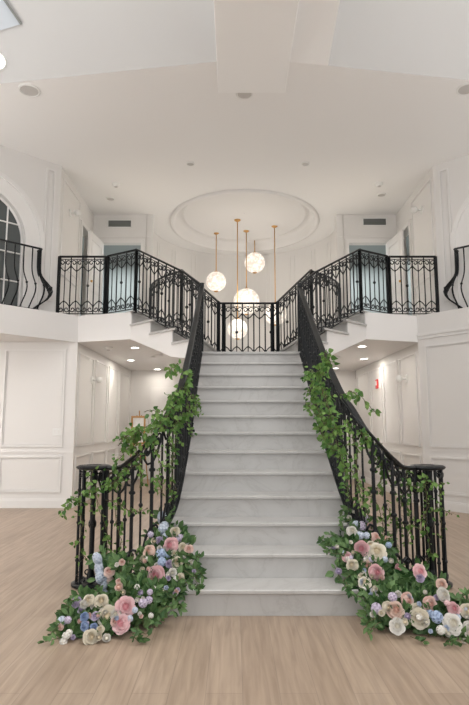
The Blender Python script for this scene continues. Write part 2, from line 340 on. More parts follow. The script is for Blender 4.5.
# gallery slabs (left and right)
arc = [(1.2, 5.97), (1.40, 6.15), (1.60, 6.38), (1.78, 6.66), (1.90, 6.95), (1.97, 7.27)]
for s, nm in ((-1, 'gallery_left'), (1, 'gallery_right')):
    P = lambda pts: [(s*a, b_) for a, b_ in pts]
    m = MB()
    m.prism(P([(2.8, LW), (1.87, 4.67)] + arc + [(1.97, 7.6), (6.6, 7.6), (6.6, LW)]), ZS, Z2)
    m.prism(P([(2.8, LW), (5.9, 1.9), (6.6, 1.9), (6.6, LW)]), ZS, Z2)
    st('floor_'+nm, m, M_soff)
    m = MB(); m.box(min(s*1.95, s*6.6), max(s*1.95, s*6.6), 7.6, 10.7, Z2-.1, Z2); st('floor_room_'+nm[8:], m, M_oak)
    # upper angled wall with the tall arch
    c = Vector((s*3.22, 5.07)); u = Vector((s*.72, -.694)); nn = Vector((-s*.694, -.72))
    AU, AR, AZ = 1.34, .76, 4.25          # arch centre along the wall, radius, springing height
    m = MB(); L = 4.6
    m.obox(c, u, -nn, 0, AU-AR, 0, .15, Z2, ZC+.02); m.obox(c, u, -nn, AU+AR, L, 0, .15, Z2, ZC+.02)
    K = 24
    for i in range(K):
        a0 = -AR+2*AR*i/K; a1 = -AR+2*AR*(i+1)/K
        h0 = AZ+math.sqrt(max(0, AR*AR-a0*a0)); h1 = AZ+math.sqrt(max(0, AR*AR-a1*a1))
        for dd in (0, -.15):
            q = [(a0, h0), (a1, h1), (a1, ZC), (a0, ZC)]
            m.add([(c.x+u.x*(AU+a)+nn.x*dd, c.y+u.y*(AU+a)+nn.y*dd, z) for a, z in q], [(0,1,2,3)])
        q = [(a0, h0, 0), (a1, h1, 0), (a1, h1, -.15), (a0, h0, -.15)]
        m.add([(c.x+u.x*(AU+a)+nn.x*d_, c.y+u.y*(AU+a)+nn.y*d_, z) for a, z, d_ in q], [(0,1,2,3)])
    st('wall_upper_'+('left' if s < 0 else 'right'), m, M_wall)
    W = lambda a, z, d_: Vector((c.x+u.x*a+nn.x*d_, c.y+u.y*a+nn.y*d_, z))
    # casing
    m = MB()
    for (ri, ro, dd) in ((.0, .05, .045), (.05, .25, .025), (.25, .32, .05)):
        pts = [(AU+AR*0+(AR+r)*0, 0) for r in (0,)]
        ins = [(AU-AR-ri, Z2+.02)] + [(AU-(AR+ri)*math.cos(PI*i/24), AZ+(AR+ri)*math.sin(PI*i/24)) for i in range(25)] + [(AU+AR+ri, Z2+.02)]
        out = [(AU-AR-ro, Z2+.02)] + [(AU-(AR+ro)*math.cos(PI*i/24), AZ+(AR+ro)*math.sin(PI*i/24)) for i in range(25)] + [(AU+AR+ro, Z2+.02)]
        for i in range(len(ins)-1):
            A = [ins[i], ins[i+1], out[i+1], out[i]]
            m.add([W(a, z, 0.0) for a, z in A]+[W(a, z, dd) for a, z in A], [(0,1,2,3),(4,5,6,7),(0,1,5,4),(1,2,6,5),(2,3,7,6),(3,0,4,7)])
    casing_mb = m
    win = MB()
    pts = [(AU-AR+.001, Z2)]+[(AU-(AR-.001)*math.cos(PI*i/24), AZ+(AR-.001)*math.sin(PI*i/24)) for i in range(25)]+[(AU+AR-.001, Z2)]
    n = len(pts)
    win.add([W(a, z, -.10) for a, z in pts]+[W(a, z, -.115) for a, z in pts], [tuple(range(n)), tuple(range(2*n-1, n-1, -1))])
    wo = st('window_%d' % (1 if s < 0 else 2), win, M_glass)
    fr = MB()
    for k in range(len(pts)-1):
        a, b_ = pts[k], pts[k+1]; fr.tube([W(a[0], a[1], -.08), W(b_[0], b_[1], -.08)], .028, 4)
    for k_ in (-2, -1, 0, 1, 2):
        fr.tube([W(AU+k_*.25, Z2, -.085), W(AU+k_*.25, AZ+math.sqrt(AR*AR-(k_*.25)**2), -.085)], .014, 4)
    for z in (3.59, 4.06, 4.54):
        hw = AR if z <= AZ else math.sqrt(AR*AR-(z-AZ)**2)
        fr.tube([W(AU-hw, z, -.085), W(AU+hw, z, -.085)], .013, 4)
    fr.build('window_frame', M_trim, wo); casing_mb.build('window_casing', M_trim, wo)
    # panel strip between arch and corner
    m = MB(); frame(m, c, u, nn, .10, .27, Z2+.25, ZC-.12, w=.03, d=.02); trim(m)
    # upper side wall, with a door opening near the back
    m = MB(); xs = s*3.22
    x0, x1 = sorted((xs, xs+s*.15))
    m.box(x0, x1, 5.07, 6.40, Z2, ZC); m.box(x0, x1, 6.40, 7.12, Z2+2.1, ZC); m.box(x0, x1, 7.12, UB, Z2, ZC)
    st('wall_gallery_'+('left' if s < 0 else 'right'), m, M_wall)
    m = MB(); frame(m, (xs, 5.07), (0, 1), (-s, 0), .12, 1.18, Z2+.95, ZC-.15); frame(m, (xs, 5.07), (0, 1), (-s, 0), .12, 1.18, Z2+.2, Z2+.82)
    m.obox((xs, 5.07), (0, 1), (-s, 0), 1.25, 1.33, 0, .03, Z2, Z2+2.1); m.obox((xs, 5.07), (0, 1), (-s, 0), 1.25, 2.13, 0, .03, Z2+2.1, Z2+2.18)
    trim(m)
    # little room behind that opening
    m = MB(); m.box(*sorted((s*4.3, s*4.2)), 6.0, 7.5, Z2, ZC); st('wall_side_room_'+('left' if s < 0 else 'right'), m, mat('beige_room_paint', (.55,.47,.37), .6))
    # back wall of the gallery with doorway
    da, db = (2.20, 3.02)
    m = MB()
    for a, b_, z0, z1 in ((1.95, da, Z2, ZC), (db, 3.4, Z2, ZC), (da, db, Z2+2.03, ZC)):
        m.box(*sorted((s*a, s*b_)), UB, UB+.14, z0, z1)
    st('wall_gallery_back_'+('left' if s < 0 else 'right'), m, M_wall)
    m = MB()
    for a, b_, z0, z1 in ((da-.08, da, Z2, Z2+2.03), (db, db+.08, Z2, Z2+2.03), (da-.08, db+.08, Z2+2.03, Z2+2.12)):
        m.box(*sorted((s*a, s*b_)), UB-.025, UB, z0, z1)
    m.box(*sorted((s*1.99, s*3.22)), UB-.012, UB, Z2+2.16, Z2+2.18)
    trim(m)
    # room seen through the doorway
    m = MB(); m.box(*sorted((s*2.3, s*4.2)), 10.2, 10.3, Z2, ZC); m.box(*sorted((s*4.2, s*4.25)), 7.5, 10.3, Z2, ZC)
    m.box(*sorted((s*2.3, s*4.2)), UB+.3, 10.2, Z2+2.55, Z2+2.6)
    st('wall_back_room_'+('left' if s < 0 else 'right'), m, M_dark)
    # open door leaf, swung towards the camera from the outer jamb
    m = MB(); hx, hy = s*db, UB-.03
    du = Vector((s*.10, -.98)).normalized(); dn = Vector((-s*.98, -.1)).normalized()
    m.obox((hx, hy), du, dn, 0, .80, 0, .04, Z2+.01, Z2+2.02)
    frame(m, (hx+dn.x*.04, hy+dn.y*.04), du, dn, .12, .68, Z2+1.0, Z2+1.88, w=.02, d=.008)
    frame(m, (hx+dn.x*.04, hy+dn.y*.04), du, dn, .12, .68, Z2+.2, Z2+.85, w=.02, d=.008)
    dl = st('door_%d' % (3 if s < 0 else 4), m, M_soff)
    m = MB(); m.ball((hx+du.x*.73+dn.x*.08, hy+du.y*.73+dn.y*.08, Z2+1.0), .025, 10); m.build('door_handle', M_brass, dl)
# curved apse wall behind the pendants
m = MB(); AC, AR_ = (0, 8.0), 2.1
a0 = math.asin((UB-AC[1])/AR_); n = 60
pts = [(AR_*math.cos(a0+(PI-2*a0)*i/n), AC[1]+AR_*math.sin(a0+(PI-2*a0)*i/n)) for i in range(n+1)]
for i in range(n):
    (x0, y0), (x1, y1) = pts[i], pts[i+1]
    m.add([(x0,y0,ZS+.1),(x1,y1,ZS+.1),(x1,y1,ZC),(x0,y0,ZC)], [(0,1,2,3)])
    k = (AR_+.12)/AR_
    X0, Y0, X1, Y1 = x0*k, AC[1]+(y0-AC[1])*k, x1*k, AC[1]+(y1-AC[1])*k
    m.add([(X0,Y0,ZS+.1),(X1,Y1,ZS+.1),(X1,Y1,ZC),(X0,Y0,ZC)], [(0,3,2,1)])
st('wall_apse', m, M_wall, smooth=True)
m = MB()
for k in range(1, 12):
    a = a0+(PI-2*a0)*k/12; cx, cy = AR_*math.cos(a), AC[1]+AR_*math.sin(a)
    ux, uy = -math.sin(a), math.cos(a)
    for off in (-.06, .06):
        m.obox((cx, cy), (ux, uy), (-math.cos(a), -math.sin(a)), off-.012, off+.012, -.01, .014, Z2+.5, ZC-.15)
trim(m)

# ------------------------------------------------------------ marble stair
T, RZ = .28, .175
hw_ = lambda k: [1.0, .90, .82, .77, .745, .735, .73, .725][min(k, 7)]
stair = thing('staircase', 'central white marble staircase rising from the oak floor to the middle landing', 'staircase', (0, 0, 0))
m = MB()
for k in range(13):
    h = hw_(k); y0 = k*T+.025
    m.prism([(-h+.02, y0+(.10 if k < 2 else 0)), (-h+.14, y0), (h-.14, y0), (h-.02, y0+(.10 if k < 2 else 0)), (h-.02, y0+T+.04), (-h+.02, y0+T+.04)] if k < 3 else
            [(-h+.02, y0), (h-.02, y0), (h-.02, y0+T+.04), (-h+.02, y0+T+.04)], 0, (k+1)*RZ-.03)
m.build('riser_body', M_marble, stair)
for k in range(12):
    h = hw_(k); y0 = k*T; m = MB()
    if k < 3: poly = [(-h, y0+.14), (-h+.05, y0+.05), (-h+.14, y0), (h-.14, y0), (h-.05, y0+.05), (h, y0+.14), (h, y0+T+.03), (-h, y0+T+.03)]
    else: poly = [(-h, y0), (h, y0), (h, y0+T+.03), (-h, y0+T+.03)]
    m.prism(poly, (k+1)*RZ-.03, (k+1)*RZ); m.build('tread', M_marble, stair, bevel=.006)
m = MB(); LB = 4.86
m.prism([(-.70, 12*T), (.70, 12*T), (.66, 3.5), (.50, LB), (-.50, LB), (-.66, 3.5)], ZL-.03, ZL); m.build('landing', M_marble, stair)
m = MB(); m.prism([(-.66, 13*T+.02), (.66, 13*T+.02), (.48, LB-.02), (-.48, LB-.02)], 0, ZL-.03)
m.build('landing_base', M_soff, stair)
# flights from the landing up to the gallery
NE0, NE1 = Vector((.66, 3.42)), Vector((1.87, 4.67))
FE0, FE1 = Vector((.48, 4.80)), Vector((1.2, 5.97))
ts = [.05, .38, .70, 1.0]
for s in (-1, 1):
    fl = thing('upper_flight', ('left' if s < 0 else 'right')+' upper flight of marble steps climbing from the middle landing to the gallery', 'stair flight', (s*1.1, 4.6, ZL))
    def ne(t): p = NE0.lerp(NE1, t); return (s*p.x, p.y)
    def fe(t): p = FE0.lerp(FE1, t); return (s*p.x, p.y)
    wbody = MB(); treads = []
    def soff(t): return 2.19 + max(0, t-.25)/.75*(ZS-2.19)
    for k in range(3):
        t0, t1 = ts[k], ts[k+1]; z = ZL+(k+1)*.204
        poly = [ne(t0), ne(t1), fe(t1), fe(t0)]
        a = sum(poly[i][0]*poly[(i+1)%4][1]-poly[(i+1)%4][0]*poly[i][1] for i in range(4))
        zb = [soff(t0), soff(t1), soff(t1), soff(t0)]
        if a < 0: zb = zb[::-1]
        wbody.prism(poly, zb, z-.03)
        treads.append((t0, t1, z))
    o = wbody.build('stringer', M_soff, fl); o.location = (-s*1.1, -4.6, -ZL)
    for k in range(3):
        t0, t1, z = treads[k]; e = .025
        def out(p, q, r=.035):     # push near point outwards
            v = Vector(p)-Vector(q); v.normalize(); return (p[0]+v.x*r, p[1]+v.y*r)
        m = MB(); m.prism([out(ne(t0-.05), fe(t0-.05)), out(ne(t1), fe(t1)), fe(t1), fe(t0-.03)], z-.03, z)
        o = m.build('tread', M_marble, fl); o.location = (-s*1.1, -4.6, -ZL)
    for k in range(4):
        z0, z1 = ZL+k*.204, ZL+(k+1)*.204-.03; t = ts[k]
        a, b_ = Vector(ne(t)), Vector(fe(t)); d = (b_-a).normalized(); nrm = Vector((d.y, -d.x))
        if nrm.x*s > 0: nrm = -nrm
        m = MB(); a2 = a+d*.01
        m.prism([tuple(a2), tuple(b_), tuple(b_+nrm*.014), tuple(a2+nrm*.014)], z0, z1)
        o = m.build('riser', M_marble, fl); o.location = (-s*1.1, -4.6, -ZL)
    m = MB(); m.prism([out(ne(.96), fe(.96)), out(ne(1.06), fe(1.06)), fe(1.05), fe(.97)], Z2-.0, Z2+.012)
    o = m.build('top_nosing', M_marble, fl); o.location = (-s*1.1, -4.6, -ZL)

# ------------------------------------------------------------ ironwork
def spiral(c, t, up, r0, a0, turns, sgn, n=14):     # points of a curl in the plane of t and z
    pts = []
    for i in range(n+1):
        f = i/n; r = r0*(1-.72*f); a = a0+sgn*turns*2*PI*f
        pts.append(c + t*(r*math.cos(a)) + up*(r*math.sin(a)))
    return pts
class Path:
    def __init__(s, pts):     # pts: (x,y,zb,zt)
        s.p = [Vector((a, b_, c_, 0)) for a, b_, c_, d in pts]; s.zt = [d for *_, d in pts]
        s.L = [0]
        for i in range(1, len(pts)): s.L.append(s.L[-1]+math.hypot(pts[i][0]-pts[i-1][0], pts[i][1]-pts[i-1][1]))
        s.len = s.L[-1]
    def at(s, l):
        l = max(0, min(s.len, l)); i = 0
        while i < len(s.L)-2 and s.L[i+1] < l: i += 1
        f = (l-s.L[i])/max(1e-9, s.L[i+1]-s.L[i]); a, b_ = s.p[i], s.p[i+1]
        return a.x+(b_.x-a.x)*f, a.y+(b_.y-a.y)*f, a.z+(b_.z-a.z)*f, s.zt[i]+(s.zt[i+1]-s.zt[i])*f
    def tan(s, l, z=False):
        a, b_ = s.at(l-.02), s.at(l+.02)
        v = Vector((b_[0]-a[0], b_[1]-a[1], 0)); v.normalize(); return v
    def slope(s, l):
        a, b_ = s.at(l-.03), s.at(l+.03); d = math.hypot(b_[0]-a[0], b_[1]-a[1])
        return (b_[3]-a[3])/max(d, 1e-6)
UP = Vector((0, 0, 1))
def smooth_path(pts, n=6):       # Catmull-Rom
    out = []
    P = [Vector(p) for p in [pts[0]]+list(pts)+[pts[-1]]] if len(pts[0]) < 4 else [Vector(p) for p in [pts[0]]+list(pts)+[pts[-1]]]
    for i in range(1, len(P)-2):
        for k in range(n):
            t = k/n
            out.append(.5*((2*P[i])+(-P[i-1]+P[i+1])*t+(2*P[i-1]-5*P[i]+4*P[i+1]-P[i+2])*t*t+(-P[i-1]+3*P[i]-3*P[i+1]+P[i+2])*t**3))
    out.append(P[-2]); return [tuple(p) for p in out]
def panel(root, path, unit=.19, posts=(0, 1), knob_every=3, r=.0095, pw=.022, hw=.05, rail_off=.0, scroll=.10):
    """rails, uprights and scrollwork along one path, every piece a part of root"""
    ori = Vector(root.location)
    def B(mb, name, smooth=False):
        o = mb.build(name, M_iron, root, smooth=smooth); o.location = -ori; return o
    n = max(2, int(path.len/.04))
    m = MB(); m.ribbon([(*path.at(path.len*i/n)[:2], path.at(path.len*i/n)[3]) for i in range(n+1)], hw, .028); B(m, 'handrail')
    m = MB(); m.ribbon([(*path.at(path.len*i/n)[:2], path.at(path.len*i/n)[2]+.045) for i in range(n+1)], .022, .014); B(m, 'bottom_rail')
    m = MB(); m.ribbon([(*path.at(path.len*i/n)[:2], path.at(path.len*i/n)[3]-.055) for i in range(n+1)], .016, .010); B(m, 'upper_rail')
    for f in posts:
        x, y, zb, zt = path.at(f*path.len); m = MB()
        m.tube([(x, y, zb-.02), (x, y, zt-.01)], pw*1.35, 4); B(m, 'newel_post')
    k = max(1, round(path.len/unit)); uw = path.len/k
    for i in range(k):
        l0, lm = i*uw, (i+.5)*uw
        if i > 0:
            x, y, zb, zt = path.at(l0); m = MB()
            m.tube([(x, y, zb+.03), (x, y, zt-.02)], r*1.15, 6); m.ball((x, y, zb+.17), r*1.9, 8); m.ball((x, y, zt-.2), r*1.9, 8)
            B(m, 'baluster')
        x, y, zb, zt = path.at(lm); t = path.tan(lm); c = Vector((x, y, 0)); m = MB()
        m.tube([(x, y, zb+.06), (x, y, zt-.06)], r*.85, 6)
        if i % knob_every == knob_every//2: m.ball((x, y, (zb+zt)/2), r*2.7, 8)
        B(m, 'thin_baluster')
        for top in (1, -1):
            m = MB()
            for sd in (-1, 1):
                sl = path.slope(lm); tt = (t+UP*sl*.6).normalized()*sd
                zz = (zt-.065) if top > 0 else (zb+.055)
                rr = min(scroll*.5, uw*.29)
                # C-scroll: big arc from the outer bar to the thin bar, then a curl
                pc = c+UP*(zz-top*(rr*1.15))+tt*(uw*.25)
                m.tube(spiral(pc, tt, UP*top, rr, -PI*.15, 1.15, 1, 16), r*.95, 5)
                q = c+UP*(zz-top*(rr*4.0)); e = pc+tt*rr*.95-UP*top*rr*.4
                mid = (q+e)*.5+tt*rr*.35-UP*top*rr*.45
                m.tube([q, q*.4+mid*.6, mid*.5+e*.5+tt*rr*.15, e], r*.95, 5)
                m.ball(q+UP*top*.0, r*1.7, 6)
            B(m, 'scroll')
# --- main stair railings
LP = [(107,466,.70),(121.5,465,.58),(130,459,.50),(138.5,451,.45),(150,437,.44),(162,422,.48),(171,406,.60),(179,391,.80),(188,357,1.41)]
plan = []
for px, py, Y in LP:
    v = U(px, py, Y-CY); plan.append((abs(v.x), v.y, v.z))
plan += [(.672, 2.1, 2.38), (.672, 2.8, 2.82), (.668, 3.42, 3.20)]
plan = smooth_path(plan, 5)
def zbot(x, y, zt):
    nos = RZ*(y/T+1) if y > .35 else .03
    base = max(.02, zt-.93)
    return base
main = []
for x, y, zt in plan: main.append((x, y, zbot(x, y, zt), zt))
NEW = (1.395, .75)
for s in (-1, 1):
    side = 'left' if s < 0 else 'right'
    root = thing('stair_railing', 'black wrought iron stair railing on the %s of the marble stairs, wound with ivy' % side, 'railing', (s*NEW[0], NEW[1], 0))
    ori = Vector(root.location)
    def B(mb, name, smooth=False):
        o = mb.build(name, M_iron, root, smooth=smooth); o.location = -ori; return o
    path = Path([(s*x, y, zb, zt) for x, y, zb, zt in main])
    n = int(path.len/.035)
    g = lambda i: path.at(path.len*i/n)
    m = MB(); m.ribbon([(*g(i)[:2], g(i)[3]) for i in range(n+1)], .062, .034); B(m, 'handrail')
    m = MB(); m.ribbon([(*g(i)[:2], g(i)[2]+.03) for i in range(n+1)], .04, .035); B(m, 'bottom_rail')
    k = int(path.len/.084)
    for i in range(k+1):
        l = path.len*i/k; x, y, zb, zt = path.at(l); t = path.tan(l); c = Vector((x, y, 0)); m = MB()
        if i % 2 == 0:
            m.tube([(x, y, zb+.01), (x, y, zt-.03)], .0145, 8)
            for z in (zb+.18, zb+.48, zt-.28): m.lathe((x, y, z), [(.013,-.018),(.026,-.007),(.026,.007),(.013,.018)], 8)
            B(m, 'baluster')
            for top in (1, -1):
                m = MB(); sl = path.slope(l)
                for sd in (-1, 1):
                    tt = (t+UP*sl).normalized()*sd
                    zz = (zt-.035) if top > 0 else (zb+.03); rr = .050
                    pc = c+UP*(zz-top*(rr*1.25))+tt*.056
                    m.tube(spiral(pc, tt, UP*top, rr, -PI*.1, 1.2, 1, 14), .0095, 6)
                    q = c+UP*(zz-top*.19); e = pc+tt*rr*.95-UP*top*rr*.3
                    m.tube([q, (q*.6+e*.4)+tt*.018-UP*top*.012, (q*.25+e*.75)+tt*.012, e], .010, 6)
                    m.ball(pc+tt*rr*.15, .017, 6)
                B(m, 'scroll')
        else:
            m.tube([(x, y, zb+.01), (x, y, zt-.03)], .0085, 6); m.ball((x, y, (zb+zt)/2+.02), .018, 8); B(m, 'thin_baluster')
    # volute newel
    nx, ny = s*NEW[0], NEW[1]
    m = MB(); m.lathe((nx, ny, 0), [(.11,.925),(.135,.932),(.146,.942),(.146,.952),(.125,.962),(.07,.962),(.062,.957),(.03,.957)], 28)
    m.ribbon(smooth_path([(nx-s*.02, ny-.10, .958), (nx-s*.08, ny-.10, .958), (s*main[0][0], main[0][1], main[0][3])], 5), .06, .03)
    B(m, 'newel_cap')
    m = MB(); m.lathe((nx, ny, 0), [(.135, 0), (.155, .01), (.155, .025), (.135, .035)], 28); B(m, 'base_ring')
    m = MB(); m.lathe((nx, ny, 0), [(.03,.02),(.034,.08),(.022,.12),(.022,.45),(.033,.47),(.033,.5),(.022,.52),(.022,.80),(.034,.84),(.03,.93)], 12); B(m, 'newel_post')
    for j in range(8):
        a = 2*PI*j/8+.2; x, y = nx+.112*math.cos(a), ny+.112*math.sin(a); m = MB()
        m.tube([(x, y, .02), (x, y, .93)], .012, 6)
        for z in (.2, .5, .76): m.ball((x, y, z), .018, 8)
        tt = Vector((-math.sin(a), math.cos(a), 0))
        for top, zz in ((1, .925), (-1, .035)):
            m.tube(spiral(Vector((x, y, 0))+UP*(zz-top*.045)+tt*.034, tt, UP*top, .028, PI*.9, 1.1, -1, 12), .006, 5)
        B(m, 'newel_baluster')
    # post at the landing and the foot bracket half way up
    x, y, zb, zt = path.at(path.len); m = MB()
    m.box(x-.028, x+.028, y-.028, y+.028, ZL-.17, zt+.02); m.lathe((x, y, zt+.02), [(.034,0),(.034,.012),(.01,.02)], 8); B(m, 'landing_post')
    m = MB(); yb = 1.80; m.box(s*.63 if s > 0 else -.69, s*.69 if s > 0 else -.63, yb-.02, yb+.02, 6*RZ+.175, 6*RZ+.20); m.tube([(s*.67, yb, 6*RZ+.18), (s*.655, yb, 6*RZ+.27)], .014, 6); B(m, 'foot_bracket')
    # --- near railing of the upper flight, returning onto the gallery front
    rt = thing('gallery_railing', 'black scrolled iron railing along the %s upper flight and gallery front' % side, 'railing', (s*1.87, 4.69, Z2))
    a = NE0.lerp(NE1, .0); P = []
    for t_ in (.03, .25, .5, .75, .97):
        q = NE0.lerp(NE1, t_); q2 = q + (FE0.lerp(FE1, t_)-q).normalized()*.05
        zb = ZL + .03 + t_*(Z2-ZL); P.append((s*q2.x, q2.y, zb, zb+.98+.07*t_))
    P[0] = (P[0][0], P[0][1], P[0][2], 3.25)
    P = [tuple(p) for p in P]
    panel(rt, Path(P), unit=.215)
    top = P[-1]
    panel(rt, Path([(top[0], top[1], Z2+.02, top[3]-.01), (s*2.36, 5.06, Z2+.02, Z2+1.06)]), unit=.21)
    panel(rt, Path([(s*2.40, 5.09, Z2+.02, Z2+1.06), (s*3.19, 5.09, Z2+.02, Z2+1.06)]), unit=.195)
    # --- railing on the void side, up the flight and round the well
    rv = thing('well_railing', 'black scrolled iron railing curving behind the %s upper flight around the open well' % side, 'railing', (s*1.2, 5.97, Z2))
    P = []
    for t_ in (0, .25, .5, .75, 1.0):
        q = FE0.lerp(FE1, t_); zb = ZL+.03+t_*(Z2-ZL); P.append((s*q.x, q.y-.01, zb, zb+.99+.06*t_))
    panel(rv, Path(P), unit=.23)
    panel(rv, Path([(s*x, y-.0, Z2+.02, Z2+1.06) for x, y in [(1.2, 5.96)]+arc[1:-1]+[(1.97, 7.22)]]), unit=.24)
cr = thing('landing_railing', 'short straight black iron railing across the back of the middle landing', 'railing', (0, 4.82, ZL))
panel(cr, Path([(-.46, 4.80, ZL+.02, ZL+1.0), (.46, 4.80, ZL+.02, ZL+1.0)]), unit=.18, posts=(.07, .93))

# --- bulging balconies before the arches
for s in (-1, 1):
    side = 'left' if s < 0 else 'right'
    c = Vector((s*3.22, 5.07)); u = Vector((s*.72, -.694)); nn = Vector((-s*.694, -.72))
    u0 = .36; u1 = 2.6
    base = c+u*u0
    rb = thing('balcony_railing', 'black bulging-belly iron balcony railing high on the %s, cut by the picture edge' % side, 'railing', (base.x, base.y, Z2))
    def W(a, z, d_): return Vector((c.x+u.x*a+nn.x*d_, c.y+u.y*a+nn.y*d_, z))
    def B(mb, name):
        o = mb.build(name, M_iron, rb); o.location = -Vector(rb.location); return o
    def belly(z):
        f = (z-Z2)/1.03
        return .15 + .19*math.exp(-((f-.34)/.20)**2) - .10*max(0, .22-f)/.22
    m = MB(); m.ribbon([W(u0, Z2+1.06, 0), W(u0, Z2+1.06, .17), W(u0+.01, Z2+1.06, .18), W(u1, Z2+1.06, .18)], .035, .025); B(m, 'handrail')
    m = MB(); m.ribbon([W(u0, Z2+.05, 0), W(u0, Z2+.05, .16), W(u0+.01, Z2+.05, .17), W(u1, Z2+.05, .17)], .025, .02); B(m, 'bottom_rail')
    nb = 17
    for i in range(nb):
        a = u0+(u1-u0)*i/(nb-1); m = MB()
        pts = [W(a, Z2+.03+1.02*j/16, belly(Z2+.03+1.02*j/16)) for j in range(17)]
        m.tube(pts, .011 if i else .014, 6); m.ball(W(a, Z2+.42, belly(Z2+.42)), .021, 8)
        m.ball(W(a, Z2+.06, belly(Z2+.06)), .02, 6)
        B(m, 'baluster')
    for i, f in enumerate((.2, .4, .6, .8)):
        m = MB(); pts = []
        for j in range(17):
            z = Z2+.03+1.02*j/16; d_ = belly(z); pts.append(W(u0 - (d_-.15)*1.15*(1-f*.3), z, d_*f))
        m.tube(pts, .011, 6); m.ball(pts[6], .021, 8); B(m, 'baluster')

# ------------------------------------------------------------ pendants
PD = [((216.3,232.8),(216.3,281.6),10,'leftmost pendant globe, glowing crackled glass on a brass rod'),
      ((237.4,220),(238,329),10,'lowest-hanging pendant globe, glowing behind the landing railing'),
      ((246.3,230.7),(247.5,301.5),13,'largest pendant globe, hanging in the middle of the cluster'),
      ((254.6,238.2),(254.6,262.8),10.3,'highest pendant globe of the cluster, on the shortest brass rod'),
      ((274.5,226),(275.7,314),11,'rightmost pendant globe, hanging low behind the landing railing')]
for (ca, gl, rp_, lab) in PD:
    zc = ZC+.255; p = UZ(ca[0], ca[1], zc); D = p.y-CY
    q = U(gl[0], gl[1], D); r = rp_*D*1.03/F
    root = thing('pendant_lamp', lab, 'pendant lamp', (p.x, p.y, zc), 'crackled globe pendants over the well')
    def B(mb, name, m_, smooth=True):
        return mb.build(name, m_, root, smooth=smooth)
    dz = q.z-zc
    m = MB(); m.lathe((0,0,0), [(.075,-.0),(.075,-.012),(.05,-.03),(.012,-.05)], 18); B(m, 'canopy', M_brass)
    m = MB(); m.tube([(0,0,-.04), (0,0,dz+r)], .011, 8); B(m, 'rod', M_brass)
    m = MB(); m.lathe((0,0,dz+r), [(.055,-.012),(.05,.008),(.02,.03)], 14); B(m, 'globe_cap', M_brass)
    m = MB(); m.ball((0,0,dz), r, 32); g_ = B(m, 'globe', M_globe)
    m = MB(); m.lathe((0,0,dz-r), [(.015,-.02),(.05,-.006),(.06,.012)], 14); B(m, 'bottom_finial', M_brass)

# ------------------------------------------------------------ small fixtures
def disc_fixture(name, label, cat, p, r, m_out, m_in, group=None, down=True, h=.02):
    root = thing(name, label, cat, p, group)
    m = MB(); m.lathe((0,0,0), [(r, 0), (r, -h*.6), (r*.86, -h), (r*.80, -h*.6)], 24); m.build('rim', m_out, root, smooth=False)
    m = MB(); m.lathe((0,0,0), [(r*.80, -h*.55), (r*.80, -h*.65), (.001, -h*.7)], 24); m.build('diffuser', m_in, root)
    return root
for i, (px, py, lab) in enumerate([(135,347.4,'nearest'), (130.8,360,'middle'), (157.4,369,'farthest')]):
    p = UZ(px, py, ZS+(0 if i else 0)); 
    disc_fixture('recessed_downlight', lab+' of the lit recessed downlights in the left passage soffit', 'ceiling light', p, .085, M_white, M_lamp, 'passage downlights', h=.012)
    l = bpy.data.lights.new('downlight_beam', 'AREA'); l.shape = 'DISK'; l.size = .12; l.energy = (6, 6, 3)[i]; l.color = (1,.93,.84)
    o = bpy.data.objects.new('downlight_beam', l); C.objects.link(o); o.location = (p.x, p.y, p.z-.02)
for i, (px, py, lab) in enumerate([(362,346,'nearest'), (364,358.6,'middle'), (335.6,368,'farthest')]):
    p = UZ(px, py, ZS)
    disc_fixture('recessed_downlight', lab+' of the lit recessed downlights in the right passage soffit', 'ceiling light', p, .085, M_white, M_lamp, 'passage downlights', h=.012)
    l = bpy.data.lights.new('downlight_beam', 'AREA'); l.shape = 'DISK'; l.size = .12; l.energy = (6, 6, 3)[i]; l.color = (1,.93,.84)
    o = bpy.data.objects.new('downlight_beam', l); C.objects.link(o); o.location = (p.x, p.y, p.z-.02)
M_spk = mat('speaker_mesh', (.55,.53,.51), .7)
for px, py, r, lab in [(29.5,90,.145,'large round white ceiling speaker at the upper left'), (467,88.5,.14,'round white ceiling speaker cut by the right picture edge'), (244.5,93.4,.12,'round ceiling speaker half hidden behind the end of the beam')]:
    p = UZ(px, py, ZC); disc_fixture('ceiling_speaker', lab, 'speaker', p, r, M_white, M_spk)
for px, py, r, lab in [(190.5,163.5,.07,'small white ceiling disc left of the round recess'), (305.5,163.5,.07,'small white ceiling disc right of the round recess'),
                       (110.5,198.5,.085,'flat round ceiling disc above the left gallery vent'), (381.5,194.5,.085,'flat round ceiling disc above the right gallery vent')]:
    p = UZ(px, py, ZC); disc_fixture('ceiling_sensor', lab, 'ceiling fixture', p, r, M_white, M_spk)
for px, py, lab, z in [(116,184,'white smoke detector on the left gallery ceiling', ZC), (379,183.5,'white smoke detector on the right gallery ceiling', ZC), (108.7,347,'white smoke detector on the left passage soffit', ZS)]:
    p = UZ(px, py, z); root = thing('smoke_detector', lab, 'smoke detector', p)
    m = MB(); m.lathe((0,0,0), [(.075,0),(.075,-.02),(.055,-.045),(.04,-.05)], 20); m.build('housing', M_white, root, smooth=False)
    m = MB(); m.lathe((0,0,0), [(.03,-.048),(.03,-.06),(.01,-.065)], 12); m.build('sensor', M_spk, root)
